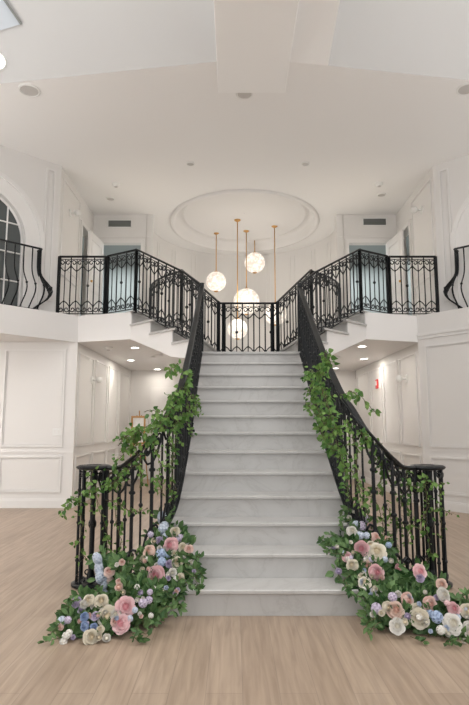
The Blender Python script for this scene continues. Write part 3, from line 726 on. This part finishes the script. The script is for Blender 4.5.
# ceiling light on the vault fold, upper left
def fold(px, py):     # intersect sight line with the left vault fold
    lo, hi = 1.0, 12
    for _ in range(50):
        D = (lo+hi)/2; p = U(px, py, D)
        zf = ZC + (eY(p.x)-p.y)*1.9/1.7
        if p.z < zf: lo = D
        else: hi = D
        if p.y > eY(p.x): hi = D
    return U(px, py, lo)
p = fold(-1, 61)
Mx = Matrix.Rotation(math.atan2(1.9, -1.7)+PI, 3, 'X')
root = thing('vault_downlight', 'bright round downlight on the sloping ceiling, cut by the left picture edge', 'ceiling light', p)
m = MB(); m.lathe((0,0,0), [(.105,0),(.105,-.02),(.085,-.03),(.08,-.02)], 24, Mx); m.build('rim', M_white, root)
m = MB(); m.lathe((0,0,0), [(.08,-.02),(.08,-.023),(.001,-.024)], 24, Mx); m.build('diffuser', M_lamp, root)
a, b_ = fold(4, -2), fold(22, 24); c_ = fold(-12, 34); d_ = fold(-26, 6)
root = thing('ceiling_vent', 'dark-edged blue-grey rectangular panel on the sloping ceiling in the top left corner', 'ceiling vent', b_)
nrm = (b_-a).cross(c_-b_).normalized()
if nrm.z > 0: nrm = -nrm
m = MB(); q = [v-b_+nrm*.006 for v in (a, b_, c_, d_)]; m.add(q+[v+nrm*.012 for v in q], [(0,1,2,3),(4,5,6,7),(0,1,5,4),(1,2,6,5),(2,3,7,6),(3,0,4,7)])
m.build('panel', mat('panel_blue_grey', (.50,.55,.60), .4), root)
m = MB(); m.tube([a-b_+nrm*.02, nrm*.02], .02, 4); m.build('frame', M_grille, root)
# wall vents over the gallery doorways
for px, py, sd in ((119.8,223.8,'left'), (374.5,222,'right')):
    p = U(px, py, UB-CY); root = thing('wall_vent', 'grey louvred air vent above the %s gallery doorway' % sd, 'air vent', (p.x, UB-.004, p.z))
    m = MB(); W_, H_ = .255, .085
    for bx in ((-W_, W_, H_-.015, H_), (-W_, W_, -H_, -H_+.015), (-W_, -W_+.015, -H_, H_), (W_-.015, W_, -H_, H_)): m.box(bx[0], bx[1], -.014, 0, bx[2], bx[3])
    m.build('frame', M_white, root)
    m = MB(); m.box(-W_+.015, W_-.015, -.004, 0, -H_+.015, H_-.015)
    for k in range(7):
        z = -H_+.025+k*.02; m.add([(-W_+.015,-.012,z-.006),(W_-.015,-.012,z-.006),(W_-.015,-.003,z+.006),(-W_+.015,-.003,z+.006)], [(0,1,2,3)])
    m.build('louvres', M_grille, root)
# wall sconces: backplate, arm, round shade
def hitx(px, py, X):
    lo, hi = 1, 30
    D = 10.0
    for _ in range(30):
        v = U(px, py, D); D = D*( (X-CX)/(v.x-CX) )
    return U(px, py, D)
for px, py, X, s, lab, nm in [(91.5,380,-2.8,-1,'white round wall lamp on the left passage wall','l'), (407,378.7,2.8,1,'white round wall lamp on the right passage wall','r'),
                           (70,213,-3.22,-1,'pale wall lamp high on the left gallery wall','ul'), (422,210,3.22,1,'pale wall lamp high on the right gallery wall','ur')]:
    p = hitx(px, py, X); root = thing('wall_sconce', lab, 'wall lamp', p)
    Mr = Matrix.Rotation(-s*PI/2, 3, 'Y')
    m = MB(); m.lathe((0,0,0), [(.075,0),(.075,.015),(.06,.022)], 20, Mr); m.build('backplate', M_white, root)
    m = MB(); m.tube([(0,0,0), (-s*.05,0,0), (-s*.09,0,.0)], .02, 8); m.build('arm', M_white, root)
    m = MB(); m.lathe((-s*.14,0,0), [(.02,-.05),(.055,-.035),(.062,0),(.055,.035),(.02,.05)], 16, Matrix.Rotation(PI/2,3,'X')); m.build('shade', M_white, root, smooth=True)
# fire alarm, emergency sign box on the right passage wall
p = hitx(377.6, 384, 2.8); root = thing('fire_alarm', 'small red fire alarm on the right passage wall', 'fire alarm', p)
m = MB(); m.box(-.03, 0, -.08, .08, -.10, .10); m.build('housing', M_red, root, bevel=.01)
m = MB(); m.box(-.045, -.03, -.035, .035, -.03, .06); m.build('strobe', M_white, root)
p = U(358, 372, HB-CY-.01); root = thing('wall_speaker', 'narrow grey grille high on the passage back wall at the right', 'wall grille', (p.x, HB-.002, p.z-.02))
m = MB(); m.box(-.07, .07, -.03, 0, -.16, .16); m.build('housing', M_spk, root)
m = MB(); m.box(-.05, .05, -.036, -.03, -.13, .13); m.build('grille', M_grille, root)
p = U(57, 432, LW-CY); root = thing('switch_plate', 'white switch plate on the left wall panel', 'switch plate', (p.x, LW-.0, p.z))
m = MB(); m.box(-.07, .07, -.012, 0, -.06, .06); m.build('plate', M_white, root, bevel=.003)
for x in (-.03, .03):
    m = MB(); m.box(x-.012, x+.012, -.018, -.012, -.03, .03); m.build('rocker', M_trim, root)
# gilded frame on an easel
p = U(138.5, 430, 12.3); ex, ey = p.x, p.y
zt_ = U(138, 416, 12.3).z; zb_ = zt_-.62; hwf = .16
root = thing('display_easel', 'thin wooden easel in the left passage behind the ivy', 'easel', (ex, ey, 0))
for a in (-1, 1):
    m = MB(); m.tube([(a*.24, -.02, 0), (a*.05, .06, zt_+.02)], .012, 6); m.build('leg', M_gold, root)
m = MB(); m.tube([(0, .42, 0), (0, .07, zt_+.12)], .012, 6); m.build('leg', M_gold, root)
m = MB(); m.box(-.2, .2, -.03, .03, zb_-.03, zb_-.01); m.build('ledge', M_gold, root)
root = thing('picture_frame', 'gilded picture frame with a pale print, standing on the easel in the left passage', 'picture frame', (ex, ey-.03, zb_))
m = MB(); H = zt_-zb_
for bx in ((-hwf, hwf, 0, .04), (-hwf, hwf, H-.04, H), (-hwf, -hwf+.04, .04, H-.04), (hwf-.04, hwf, .04, H-.04)): m.box(bx[0], bx[1], -.02, .01, bx[2], bx[3])
m.build('frame', M_gold, root, bevel=.004)
m = MB(); m.box(-hwf+.04, hwf-.04, -.002, .006, .04, H-.04); m.build('print', M_print, root)

# ------------------------------------------------------------ ivy and flowers
def leaf(mb, p, d, n_, L, Wd, curl=.2, kind=0):
    """one leaf at p growing along d, facing n_"""
    d = d.normalized(); a = d.cross(n_)
    if a.length < 1e-3: a = d.cross(Vector((.3,.5,.8)))
    a.normalize(); n2 = a.cross(d)
    if kind == 0: prof = [(0,.0),(.12,.42),(.34,.5),(.68,.3),(1,0)]     # heart-shaped ivy
    else: prof = [(0,.0),(.25,.36),(.5,.5),(.75,.33),(1,0)]
    vs = []; fs = []
    for f, w_ in prof:
        c_ = p+d*(L*f)-n2*(curl*L*f*f)
        if w_ == 0: vs.append(c_)
        else: vs += [c_-a*Wd*w_+n2*Wd*.12, c_, c_+a*Wd*w_+n2*Wd*.12]
    # indices: 0 | 1 2 3 | 4 5 6 | 7 8 9 | 10
    fs = [(0,2,1),(0,3,2),(1,2,5,4),(2,3,6,5),(4,5,8,7),(5,6,9,8),(7,8,10),(8,9,10)]
    mb.add(vs, fs)
def rvec(): 
    v = Vector((R.gauss(0,1), R.gauss(0,1), R.gauss(0,1))); return v.normalized()
TOCAM = Vector((0, -1, .15)).normalized()
def vine(root, pts, dens=55, size=.05, spread=.05, stem=True, lmb=None, smb=None, mt=None):
    pts = [Vector(p) for p in smooth_path([tuple(p) for p in pts], 8)]
    for i, p in enumerate(pts[1:-1]): p += Vector((R.uniform(-1,1), R.uniform(-1,1), R.uniform(-1,1)))*.008
    smb.tube(pts, .0028, 5)
    L = sum((pts[i+1]-pts[i]).length for i in range(len(pts)-1)); n = int(L*dens)
    for _ in range(n):
        i = R.randrange(len(pts)-1); p = pts[i].lerp(pts[i+1], R.random())
        off = rvec()*spread*R.random(); off.y *= .7
        q = p+off
        if off.length > .015: smb.tube([p, (p+q)/2+Vector((0,0,.006)), q], .0013, 3, cap=False)
        d = (off.normalized()*.6+rvec()*.5+Vector((0,0,-.45))).normalized()
        sz = size*R.uniform(.55, 1.15)
        leaf(lmb, q, d, (TOCAM+rvec()*.9).normalized(), sz, sz*R.uniform(.6,.85), R.uniform(0,.4))
# pixel-traced vine runs (x, y, distance offset towards the viewer from the railing)
yp = {}
def rail_D(x_):     # horizontal distance of the railing at picture column (left side)
    tab = [(70,4.62),(95,4.58),(110,4.60),(121,4.50),(130,4.42),(140,4.37),(150,4.36),(162,4.40),(171,4.52),(179,4.72),(188,5.3),(195,6.2),(203,7.2)]
    for (a, da), (b_, db) in zip(tab, tab[1:]):
        if x_ <= b_: return da+(db-da)*max(0, (x_-a)/(b_-a))
    return 7.2
def LV(px, py, off=.05): return U(px, py, rail_D(px)-off)
def mirror_px(px):  return 497-px
def RV(px, py, off=.05): return U(px, py, rail_D(mirror_px(px))-off)
left_runs = [
 ([(64,512,.1),(72,500,.06),(84,493,.06),(98,488,.06),(112,484,.06),(124,481,.05)], 75, .05),
 ([(78,500,.05),(82,522,.05),(80,545,.05),(86,560,.04)], 45, .045),
 ([(96,488,.08),(98,505,.08),(104,520,.06),(108,540,.06),(106,556,.06)], 55, .045),
 ([(107,490,.07),(112,470,.07),(122,455,.06),(132,446,.06),(144,438,.05)], 65, .05),
 ([(120,452,.08),(128,440,.08),(138,432,.06),(148,425,.05),(160,416,.05)], 85, .055),
 ([(118,446,.1),(126,436,.12),(136,430,.1),(146,436,.08),(154,444,.06)], 80, .055),
 ([(119,440,.16),(127,437,.16),(134,440,.12)], 40, .05),
 ([(144,412,.16),(152,411,.14),(160,412,.1),(168,408,.05)], 26, .05),
 ([(150,432,.08),(160,424,.06),(168,415,.06),(176,404,.06),(182,395,.06)], 110, .055),
 ([(165,420,.06),(172,408,.06),(178,398,.05),(183,388,.06),(186,382,.06)], 100, .055),
 ([(172,398,.08),(178,392,.08),(184,384,.08),(187,378,.08)], 80, .055),
 ([(170,372,.2),(175,367,.2),(182,372,.15),(188,380,.1)], 40, .055),
 ([(186,388,.1),(192,396,.3),(198,406,.4)], 26, .045),
 ([(186,405,.1),(194,408,.3),(205,420,.45)], 22, .05),
 ([(184,418,.1),(190,430,.3),(196,442,.4)], 18, .05), ([(186,410,.15),(196,414,.4),(205,420,.5),(209,423,.5)], 22, .05), ([(188,395,.15),(195,400,.35),(199,408,.4)], 22, .05),
 ([(172,430,.08),(178,420,.08),(184,412,.08)], 110, .055),
 ([(150,438,.06),(156,450,.06),(160,465,.06),(158,480,.06),(164,496,.05)], 80, .045),
 ([(134,446,.06),(140,460,.05),(142,476,.06),(140,490,.05)], 60, .045),
 ([(164,424,.06),(170,440,.06),(172,456,.06),(170,476,.06),(172,500,.06)], 70, .042),
 ([(106,500,.05),(118,502,.05),(128,510,.05),(138,512,.05),(148,508,.05)], 50, .04),
 ([(112,484,.06),(120,478,.05),(128,470,.06),(140,464,.06)], 60, .045),
 ([(100,548,.08),(112,556,.08),(124,560,.08),(134,556,.08)], 60, .042),
 ([(118,500,.05),(116,520,.05),(121,540,.05),(117,560,.06)], 45, .042),
 ([(176,430,.1),(175,450,.1),(172,470,.1),(176,490,.1)], 45, .042),
 ([(92,470,.05),(90,495,.1),(94,515,.1)], 40, .045),
]
right_runs = [
 ([(328,352,.1),(324,362,.1),(318,372,.1),(312,382,.1),(308,396,.1)], 75, .055),
 ([(330,360,.1),(320,378,.1),(316,395,.1),(318,410,.1),(324,425,.1)], 110, .055),
 ([(306,402,.2),(312,410,.1),(320,418,.1)], 45, .05),
 ([(306,378,.2),(310,372,.15),(318,376,.1)], 40, .055),
 ([(322,390,.08),(326,404,.08),(332,418,.08),(336,432,.08)], 130, .055),
 ([(318,420,.1),(322,434,.1),(330,446,.08),(338,452,.08)], 120, .055),
 ([(340,396,.1),(350,391,.2),(358,394,.25),(366,402,.3),(376,414,.35)], 60, .055),
 ([(332,430,.06),(338,446,.06),(342,462,.06),(346,478,.06),(350,500,.05)], 100, .05),
 ([(346,420,.06),(352,436,.06),(358,452,.06),(356,470,.06),(360,492,.06)], 75, .045),
 ([(360,432,.06),(368,440,.06),(378,452,.06),(386,462,.06)], 120, .055),
 ([(372,448,.06),(378,462,.06),(384,474,.06),(378,486,.06),(372,498,.06)], 110, .055),
 ([(384,462,.06),(394,468,.06),(402,478,.06),(412,486,.05),(424,484,.06),(434,482,.08),(442,486,.1)], 80, .05),
 ([(406,470,.05),(408,486,.05),(406,500,.05),(410,520,.05),(408,545,.05)], 60, .045),
 ([(384,500,.05),(390,515,.05),(396,528,.05),(392,545,.05),(398,560,.05)], 90, .045),
 ([(376,500,.06),(382,520,.06),(386,540,.06),(390,552,.06)], 80, .045),
 ([(352,470,.06),(358,490,.06),(364,505,.06),(370,520,.06)], 70, .045),
 ([(424,484,.07),(428,500,.07),(426,520,.07),(430,545,.07),(428,565,.07)], 55, .045),
 ([(430,512,.07),(438,508,.08),(446,511,.12),(452,514,.15)], 35, .045),
 ([(412,524,.05),(420,530,.05),(428,528,.05)], 40, .042),
 ([(398,478,.05),(402,495,.05),(400,512,.05),(402,532,.05)], 50, .042),
 ([(440,486,.07),(440,510,.07),(442,540,.07)], 30, .042),
 ([(320,386,.1),(325,396,.1),(330,412,.1),(328,428,.1)], 130, .055),
]
for runs, V, side, loc in ((left_runs, LV, 'left', (-1.1, .5, .98)), (right_runs, RV, 'right', (1.1, .5, .98))):
    root = thing('ivy_garland', 'green leafy ivy garland draped along the %s stair railing' % side, 'ivy garland', loc)
    lmb, smb = MB(), MB()
    for pts, dens, size in runs:
        vine(root, [V(*p) for p in pts], min(dens, 105)*1.15, size*.9, .06, lmb=lmb, smb=smb)
    o = lmb.build('leaves', M_ivy, root); o.location = -Vector(loc)
    o = smb.build('stems', M_stem, root); o.location = -Vector(loc)

# --- flowers
COL = {'pink': ((.86,.63,.64),(.80,.42,.46)), 'blush': ((.86,.68,.62),(.80,.53,.46)), 'cream': ((.82,.77,.66),(.80,.71,.54)), 'white': ((.83,.81,.76),(.80,.76,.66)),
       'lilac': ((.62,.55,.68),(.48,.40,.56)), 'blue': ((.42,.52,.70),(.34,.43,.62)), 'pale': ((.62,.68,.78),(.5,.58,.72)), 'peach': ((.86,.70,.62),(.80,.55,.45))}
FM = {k: (mat(k+'_petal', a, .6, var=.06, vscale=60, sub=.0), mat(k+'_heart_petal', b_, .6, var=.08, vscale=60)) for k, (a, b_) in COL.items()}
M_cal = mat('calyx_green', (.10,.2,.05), .6)
def petal(mb, c_, ang, rad, h, w_, open_, thick=0):
    """a cupped petal rising from the base, curling out at its lip; local axis z is the flower's face"""
    ca, sa = math.cos(ang), math.sin(ang); vs = []; nu, nv = 4, 4
    for j in range(nv+1):
        f = j/nv; rr = rad*(.25+.75*math.sin(f*PI/2)) + open_*rad*.55*f**3; z = h*(f**1.3) - open_*h*.25*f**4
        for i in range(nu+1):
            g_ = (i/nu-.5)*2; a = ang+g_*w_*(.45+.55*math.sin(PI*(.15+.7*f)))
            r2 = rr*(1-.08*g_*g_); vs.append(c_+Vector((r2*math.cos(a), r2*math.sin(a), z-h*.12*g_*g_*f)))
    mb.add(vs, [(j*(nu+1)+i, j*(nu+1)+i+1, (j+1)*(nu+1)+i+1, (j+1)*(nu+1)+i) for j in range(nv) for i in range(nu)])
def rose_meshes(seed, kind):
    rr = random.Random(seed); out, hrt = MB(), MB(); z0 = Vector((0,0,-.35))
    rings = [(.92, .62, 5, .30, out), (.84, .78, 5, .08, out), (.70, .90, 5, -.15, out), (.54, .98, 4, -.3, out), (.38, 1.02, 4, -.4, hrt), (.22, 1.04, 3, -.4, hrt)]
    if kind == 'open': rings = [(.98, .50, 6, .5, out), (.90, .66, 6, .3, out), (.76, .78, 6, .05, out), (.62, .86, 5, -.15, out), (.46, .9, 5, -.25, hrt), (.30, .92, 4, -.3, hrt), (.16, .92, 3, -.3, hrt)]
    if kind == 'bud': rings = [(.8, .9, 5, .15, out), (.62, 1.05, 4, .05, out), (.42, 1.1, 3, 0, hrt), (.22, 1.1, 3, -.1, hrt)]
    for k, (rad, h, n, op, mb_) in enumerate(rings):
        ph = rr.random()*6
        for i in range(n): petal(mb_, z0, ph+2*PI*i/n+rr.uniform(-.1,.1), rad*rr.uniform(.94,1.06), h*rr.uniform(.93,1.07), 2*PI/n*.68, op)
    nb_ = 8; zc = .42 if kind != 'bud' else .6
    hrt.lathe(z0+Vector((0,0,zc)), [(max(.01,.40*math.sin(PI*i/nb_)), -.46*math.cos(PI*i/nb_)) for i in range(nb_+1)], 10)
    if kind != 'bud': out.lathe(z0+Vector((0,0,.25)), [(max(.01,.72*math.sin(PI*i/nb_)), -.42*math.cos(PI*i/nb_)) for i in range(nb_+1)], 12)
    return out, hrt
RM = {}
def get_rose(col, var):
    if (col, var) not in RM:
        kind = ['rose', 'open', 'rose', 'bud'][var]; o_, h_ = rose_meshes(11*var+3, kind); ms = []
        for mb_, mt in ((o_, FM[col][0]), (h_, FM[col][1])):
            me = bpy.data.meshes.new(col+'_rose'); me.from_pydata(mb_.v, [], mb_.f); me.materials.append(mt)
            me.polygons.foreach_set('use_smooth', [True]*len(me.polygons)); me.update(); ms.append(me)
        RM[(col, var)] = ms
    return RM[(col, var)]
# a hydrangea / delphinium floret head: little four-petalled florets over a ball
def floret_mesh(col, elong):
    key = ('f', col, elong)
    if key in RM: return RM[key]
    mb_ = MB(); rr = random.Random(5); n = 34 if elong == 1 else 46
    for i in range(n):
        z = 1-2*(i+.5)/n; ph = i*2.39996; r_ = math.sqrt(1-z*z)
        nn = Vector((r_*math.cos(ph), r_*math.sin(ph), z)); c_ = Vector((nn.x, nn.y, nn.z*elong))*.82
        a = nn.cross(Vector((.2,.1,1))).normalized(); b2 = nn.cross(a)
        for k in range(4):
            t_ = k*PI/2+rr.random()*.5; d1 = a*math.cos(t_)+b2*math.sin(t_); d2 = a*math.cos(t_+.8)+b2*math.sin(t_+.8); d0 = a*math.cos(t_-.8)+b2*math.sin(t_-.8)
            s_ = .34*rr.uniform(.8,1.15)
            mb_.add([c_, c_+d0*s_*.7+nn*.08, c_+d1*s_+nn*.02, c_+d2*s_*.7+nn*.08], [(0,1,2,3)])
    me = bpy.data.meshes.new(col+'_florets'); me.from_pydata(mb_.v, [], mb_.f); me.materials.append(FM[col][0]); me.update()
    core = MB(); core.lathe((0,0,0), [(max(.01,.7*math.sin(PI*i/6)), -.7*elong*math.cos(PI*i/6)) for i in range(7)], 10)
    mc = bpy.data.meshes.new(col+'_floret_core'); mc.from_pydata(core.v, [], core.f); mc.materials.append(FM[col][1]); mc.update()
    RM[key] = (me, mc); return RM[key]
def bloom(root, px, py, D, rpx, col, kind):
    p = U(px, py, D); r = rpx*D/F*1.04
    loc = p-Vector(root.location)
    tilt = (Vector((R.uniform(-.5,.5)+(px-234)*-.0006, -1, R.uniform(.15,.9)))).normalized()
    q = tilt.to_track_quat('Z', 'Y')
    if kind in ('rose', 'bud', 'open'):
        v = {'rose': R.choice((0,2)), 'open': 1, 'bud': 3}[kind]; a, b2 = get_rose(col, v)
        o = bpy.data.objects.new('rose', a); link(o, root); o.location = loc; o.scale = (r, r, r); o.rotation_mode = 'QUATERNION'; o.rotation_quaternion = q
        o['label'] = {'pink':'pink','blush':'blush pink','cream':'cream','white':'white','lilac':'lilac','blue':'blue','pale':'pale blue','peach':'peach'}[col]+' rose'
        h = bpy.data.objects.new('rose_heart', b2); link(h, o)
    else:
        el = 1 if kind == 'hyd' else 1.5; a, b2 = floret_mesh(col, el)
        o = bpy.data.objects.new('hydrangea' if kind == 'hyd' else 'delphinium', a); link(o, root); o.location = loc; o.scale = (r, r, r)
        o.rotation_euler = (R.uniform(-.4,.4), R.uniform(-.4,.4), R.random()*6)
        o['label'] = {'blue':'blue','pale':'pale blue','lilac':'lilac','white':'white','pink':'pink','cream':'cream','blush':'blush pink','peach':'peach'}[col]+(' hydrangea' if kind == 'hyd' else ' delphinium florets')
        h = bpy.data.objects.new('floret_core', b2); link(h, o)
    return p, r
Dst = lambda y: 4.0+(575-y)*.0085          # clusters on the steps
Dfl = lambda y: 3.45+(645-y)*.005          # clusters on the floor
LS = [(171.4,546,7.5,'pink','rose'),(175,532,4.8,'cream','rose'),(182.4,548,4.8,'cream','rose'),(189,549.5,4.2,'blush','rose'),(149.7,552,6,'peach','rose'),(143,559.5,4.2,'cream','bud'),
 (161,554,5.5,'blue','hyd'),(162,562,4.5,'blue','hyd'),(177,563,5.6,'cream','rose'),(169.5,564,3.8,'lilac','rose'),(156.8,575,8,'pink','rose'),(145,583.5,5,'peach','bud'),(172.8,572.5,3.8,'white','rose'),
 (181,577,3.6,'cream','rose'),(162,518,5,'pale','del'),(163,528,5,'pale','del'),(159,541,3.8,'lilac','rose'),(180,538,3.8,'lilac','hyd'),(150.7,534.5,3.2,'lilac','hyd'),(154.5,541,3.5,'cream','bud'),
 (165,536,3,'pale','hyd'),(176,541,3,'lilac','hyd'),(168,555,3,'blue','hyd'),(176,579,3,'white','hyd'),(142,570,3,'cream','bud'),(186,556,3,'white','bud')]
LF = [(77,602.7,5,'lilac','rose'),(89,601,5.5,'cream','rose'),(101.4,602,6.5,'cream','rose'),(84,604,4,'white','rose'),(81.7,610,3.6,'lilac','rose'),(84.6,617,4.2,'blue','rose'),(95,616,3.6,'lilac','open'),(85,626.4,4.2,'blue','rose'),(94,627.5,3.6,'blue','rose'),
 (108,616,8,'cream','open'),(125,607,8,'pink','open'),(121.6,624,7.2,'pink','open'),(116,615,5,'white','rose'),(90.4,638,7,'cream','rose'),(100.5,630,4,'cream','rose'),(106.4,638.6,4.5,'white','bud'),(98.6,637,3.6,'cream','bud'),(62,621,4.6,'pale','hyd'),(68,620,3.6,'lilac','hyd'),(61,627,3,'blush','rose'),
 (66,636,4,'white','hyd'),(63.5,642,4,'white','hyd'),(69,633,3.6,'white','hyd'),(130,618.6,3.2,'pale','hyd'),(143,603,4.6,'lilac','hyd'),(149,600,3.8,'lilac','hyd'),(135,610,3,'pale','hyd'),(120,587.5,5,'peach','bud'),(115,622,4,'blush','rose'),
 (97.3,558.7,4.6,'pale','del'),(98.8,568,4.6,'pale','del'),(100,577,4.6,'pale','del'),(105,580,4.2,'pale','del'),(109.4,571.5,4.4,'blush','open'),(104,586,3.5,'pale','del'),(105,593,3.2,'pale','hyd'),(110,580,4,'blush','hyd'),(150,592,3,'lilac','hyd'),(137,600,2.6,'white','bud')]
RS = [(351.8,532,5.2,'white','rose'),(365.7,519,4,'lilac','hyd'),(361.8,527,4.2,'lilac','del'),(356,524,3.6,'pale','hyd'),(371,526,4,'blush','rose'),(360,535.5,4.2,'pale','hyd'),(366.6,535.5,3.6,'pale','hyd'),(375,538,5,'blush','rose'),(385,539,3.2,'blush','bud'),
 (361.4,548.4,7,'pink','rose'),(376.8,552,7.5,'cream','open'),(334,547.6,3,'lilac','bud'),(347,557.6,5,'pink','rose'),(352.6,565.6,5.5,'cream','rose'),(366.6,566,5,'blush','rose'),(375.6,573,7.6,'pink','rose'),(362,578,4.4,'cream','rose'),(364.7,583,5,'cream','open'),
 (338.8,572,3.6,'lilac','bud'),(398,568,4.2,'pink','bud'),(388.7,545,3.2,'blue','hyd'),(384.9,559.5,3.2,'pale','hyd'),(391,561,2.8,'white','bud'),(371,545,3.6,'cream','rose'),(354,512,2.8,'white','bud'),(349,518,2.8,'white','bud'),(371,560,3,'lilac','hyd')]
RF = [(419.3,571.6,6,'pink','open'),(420,578.5,4,'lilac','rose'),(406.5,600,6.6,'blush','rose'),(392.6,597,4.6,'lilac','hyd'),(376.3,608.4,5.4,'lilac','hyd'),(395,611,8,'peach','rose'),(386.7,607.7,5.4,'cream','rose'),(397,626,6,'white','open'),(419.3,618,7.6,'cream','open'),(416,609,5,'cream','rose'),
 (429.3,604,6.6,'blush','rose'),(441.4,584.4,5,'peach','rose'),(442.6,595,6.6,'white','rose'),(436.7,617,6,'blue','hyd'),(430,614,4,'blue','hyd'),(453,609,6,'pink','rose'),(452,624,8,'white','open'),(467.4,611.6,6.6,'cream','rose'),(441,630,4.5,'white','hyd'),(447,634,3.6,'white','bud'),(468,627,5,'white','rose'),
 (408,617,3.6,'lilac','bud'),(447,603,3,'pink','hyd'),(458,617,3,'pale','hyd'),(404,622,4,'cream','bud'),(426,622,3.4,'white','bud'),(478,618,6,'blush','rose'),(486,626,5,'cream','rose')]
def filler(fill, n, fz):
    out = []
    for _ in range(n):
        cx, cy, rx, ry = R.choice(fill)[:4]; a = R.random()*2*PI; k = math.sqrt(R.random())*.95
        out.append((cx+rx*k*math.cos(a), cy+ry*k*math.sin(a), R.uniform(1.9, 3.2), R.choice(('white','lilac','cream','blush','white','pale')), R.choice(('bud','rose','rose','hyd'))))
    return out
def arrangement(label, items, Df, sprays, loc, fill, floor_z):
    items = items + filler(fill, 24, floor_z)
    root = thing('flower_arrangement', label, 'flower arrangement', loc)
    lmb, smb = MB(), MB(); ori = Vector(loc)
    for (px, py, r_, col, kind) in items:
        D = Df(py) if not callable(Df) or True else 0
        if py < 596 and px < 112 and Df is Dfl: D = 3.98
        p, r = bloom(root, px, py, D+R.uniform(-.02,.02), r_, col, kind)
        smb.tube([p+Vector((0,.02,-.01)), p+Vector((R.uniform(-.03,.03),.09,-.10))], .003, 4)
        for _ in range(13):
            o_ = rvec(); o_.y = abs(o_.y)*.5; o_ = o_.normalized()
            q = p+o_*r*R.uniform(.7,1.6)+Vector((0,.07,-.015))
            if q.z < floor_z+.01: q.z = floor_z+.01+R.random()*.02
            d = (o_+Vector((0,-.4,.1))+rvec()*.4).normalized(); L = R.uniform(.04,.075)
            if q.z+d.z*L < floor_z+.008: d.z = abs(d.z)*.2
            leaf(lmb, q, d, (TOCAM+rvec()*.7).normalized(), L, L*R.uniform(.4,.65), R.uniform(0,.3), 1)
    for (cx, cy, rx, ry, n, dd) in fill:        # leafy mounds behind the blooms
        for _ in range(n):
            a = R.random()*2*PI; k = math.sqrt(R.random()); px, py = cx+rx*k*math.cos(a), cy+ry*k*math.sin(a)
            q = U(px, py, Df(py)+dd+.05+R.uniform(0,.14)); q.z = max(q.z, floor_z+.012)
            d = rvec(); d.z = d.z*.6+.1; L = R.uniform(.04,.08)
            if q.z+d.z*L < floor_z+.008: d.z = .05
            leaf(lmb, q, d, (TOCAM+rvec()*.6).normalized(), L, L*R.uniform(.4,.6), R.uniform(0,.3), 1)
    for pts, dens, size in sprays:
        P_ = []
        for (px, py) in pts:
            q = U(px, py, Df(py)-.02); q.z = max(q.z, floor_z+.02); P_.append(q)
        P_ = [Vector(p) for p in smooth_path([tuple(p) for p in P_], 6)]
        smb.tube(P_, .0022, 4)
        L = sum((P_[i+1]-P_[i]).length for i in range(len(P_)-1))
        for j in range(max(4, int(L*dens))):
            i = R.randrange(len(P_)-1); p = P_[i].lerp(P_[i+1], R.random()); t_ = (P_[i+1]-P_[i]).normalized()
            d = (t_*.6+rvec()*.8).normalized(); l_ = size*R.uniform(.7,1.2)
            if p.z+d.z*l_ < floor_z+.01: d.z = abs(d.z)*.3
            leaf(lmb, p, d, (TOCAM+rvec()*.6).normalized(), l_, l_*.5, R.uniform(0,.3), 1)
    o = lmb.build('foliage', M_fol, root); o.location = -ori
    o = smb.build('stems', M_stem, root); o.location = -ori
arrangement('pink, cream and blue flowers massed on the left ends of the bottom marble steps', LS, Dst,
  [([(182,555),(192,556),(201,558)],140,.05),([(182,562),(192,566),(200,572),(203,578)],130,.05),([(178,580),(190,584),(197,588)],130,.05),([(184,570),(194,578),(200,590)],70,.04),([(165,590),(174,598),(181,606),(179,610)],120,.05),
   ([(166,520),(171,512),(172,502)],110,.045),([(150,590),(160,598),(168,608)],120,.05)], (-.62, .2, .175), [(165,562,22,26,420,.05),(150,575,16,20,200,.05),(187,565,9,14,110,.03),(166,590,14,9,90,.05)], .0)
arrangement('pink, cream and lilac flowers sprawling over the floor before the left newel', LF, Dfl,
  [([(60,638),(48,641),(38,648)],60,.05),([(64,618),(56,628),(50,636)],110,.05),([(70,608),(66,602),(74,600)],100,.045),([(132,636),(142,640),(148,636)],90,.05),([(136,628),(146,634),(152,626)],70,.045),([(150,618),(158,622),(163,616)],110,.05),([(140,630),(134,636),(139,642)],80,.045),
   ([(160,612),(168,606),(174,612)],90,.045)], (-1.0, -.3, 0), [(85,615,22,18,300,.05),(110,622,22,16,260,.06),(132,592,18,16,280,.08),(145,606,18,15,320,.07),(70,628,14,12,130,.05),(116,570,10,14,110,.12)], 0)
arrangement('pink, white and lilac flowers massed on the right ends of the bottom marble steps', RS, Dst,
  [([(350,550),(340,545),(330,543),(319,539)],150,.055),([(350,545),(338,538),(328,534)],110,.05),([(346,553),(336,554),(327,552)],110,.045),([(352,512),(345,508),(340,516)],80,.045),([(352,520),(344,522),(342,528)],60,.04),([(350,575),(343,582),(350,592)],80,.05),
   ([(346,582),(352,592),(362,598)],100,.05)], (.66, .2, .175), [(362,555,22,28,420,.05),(346,548,12,12,150,.04),(372,585,16,14,220,.06),(385,570,14,26,260,.07)], 0)
arrangement('peach, white and blue flowers sprawling over the floor before the right newel', RF, Dfl,
  [([(376,618),(368,622),(366,628)],110,.05),([(380,622),(372,628),(370,634)],90,.045),([(410,636),(418,640),(424,644)],90,.05),([(448,640),(454,648),(462,652)],80,.055),([(462,640),(468,646),(474,650)],110,.05),([(455,600),(462,596),(468,594)],110,.05),([(458,588),(463,594),(460,600)],80,.045),
   ([(444,646),(450,652),(446,640)],60,.045)], (1.15, -.35, 0), [(392,612,22,16,280,.06),(425,612,26,20,360,.06),(455,620,22,18,330,.06),(408,585,24,14,300,.10),(470,630,16,14,200,.05),(435,634,20,8,150,.05)], 0)
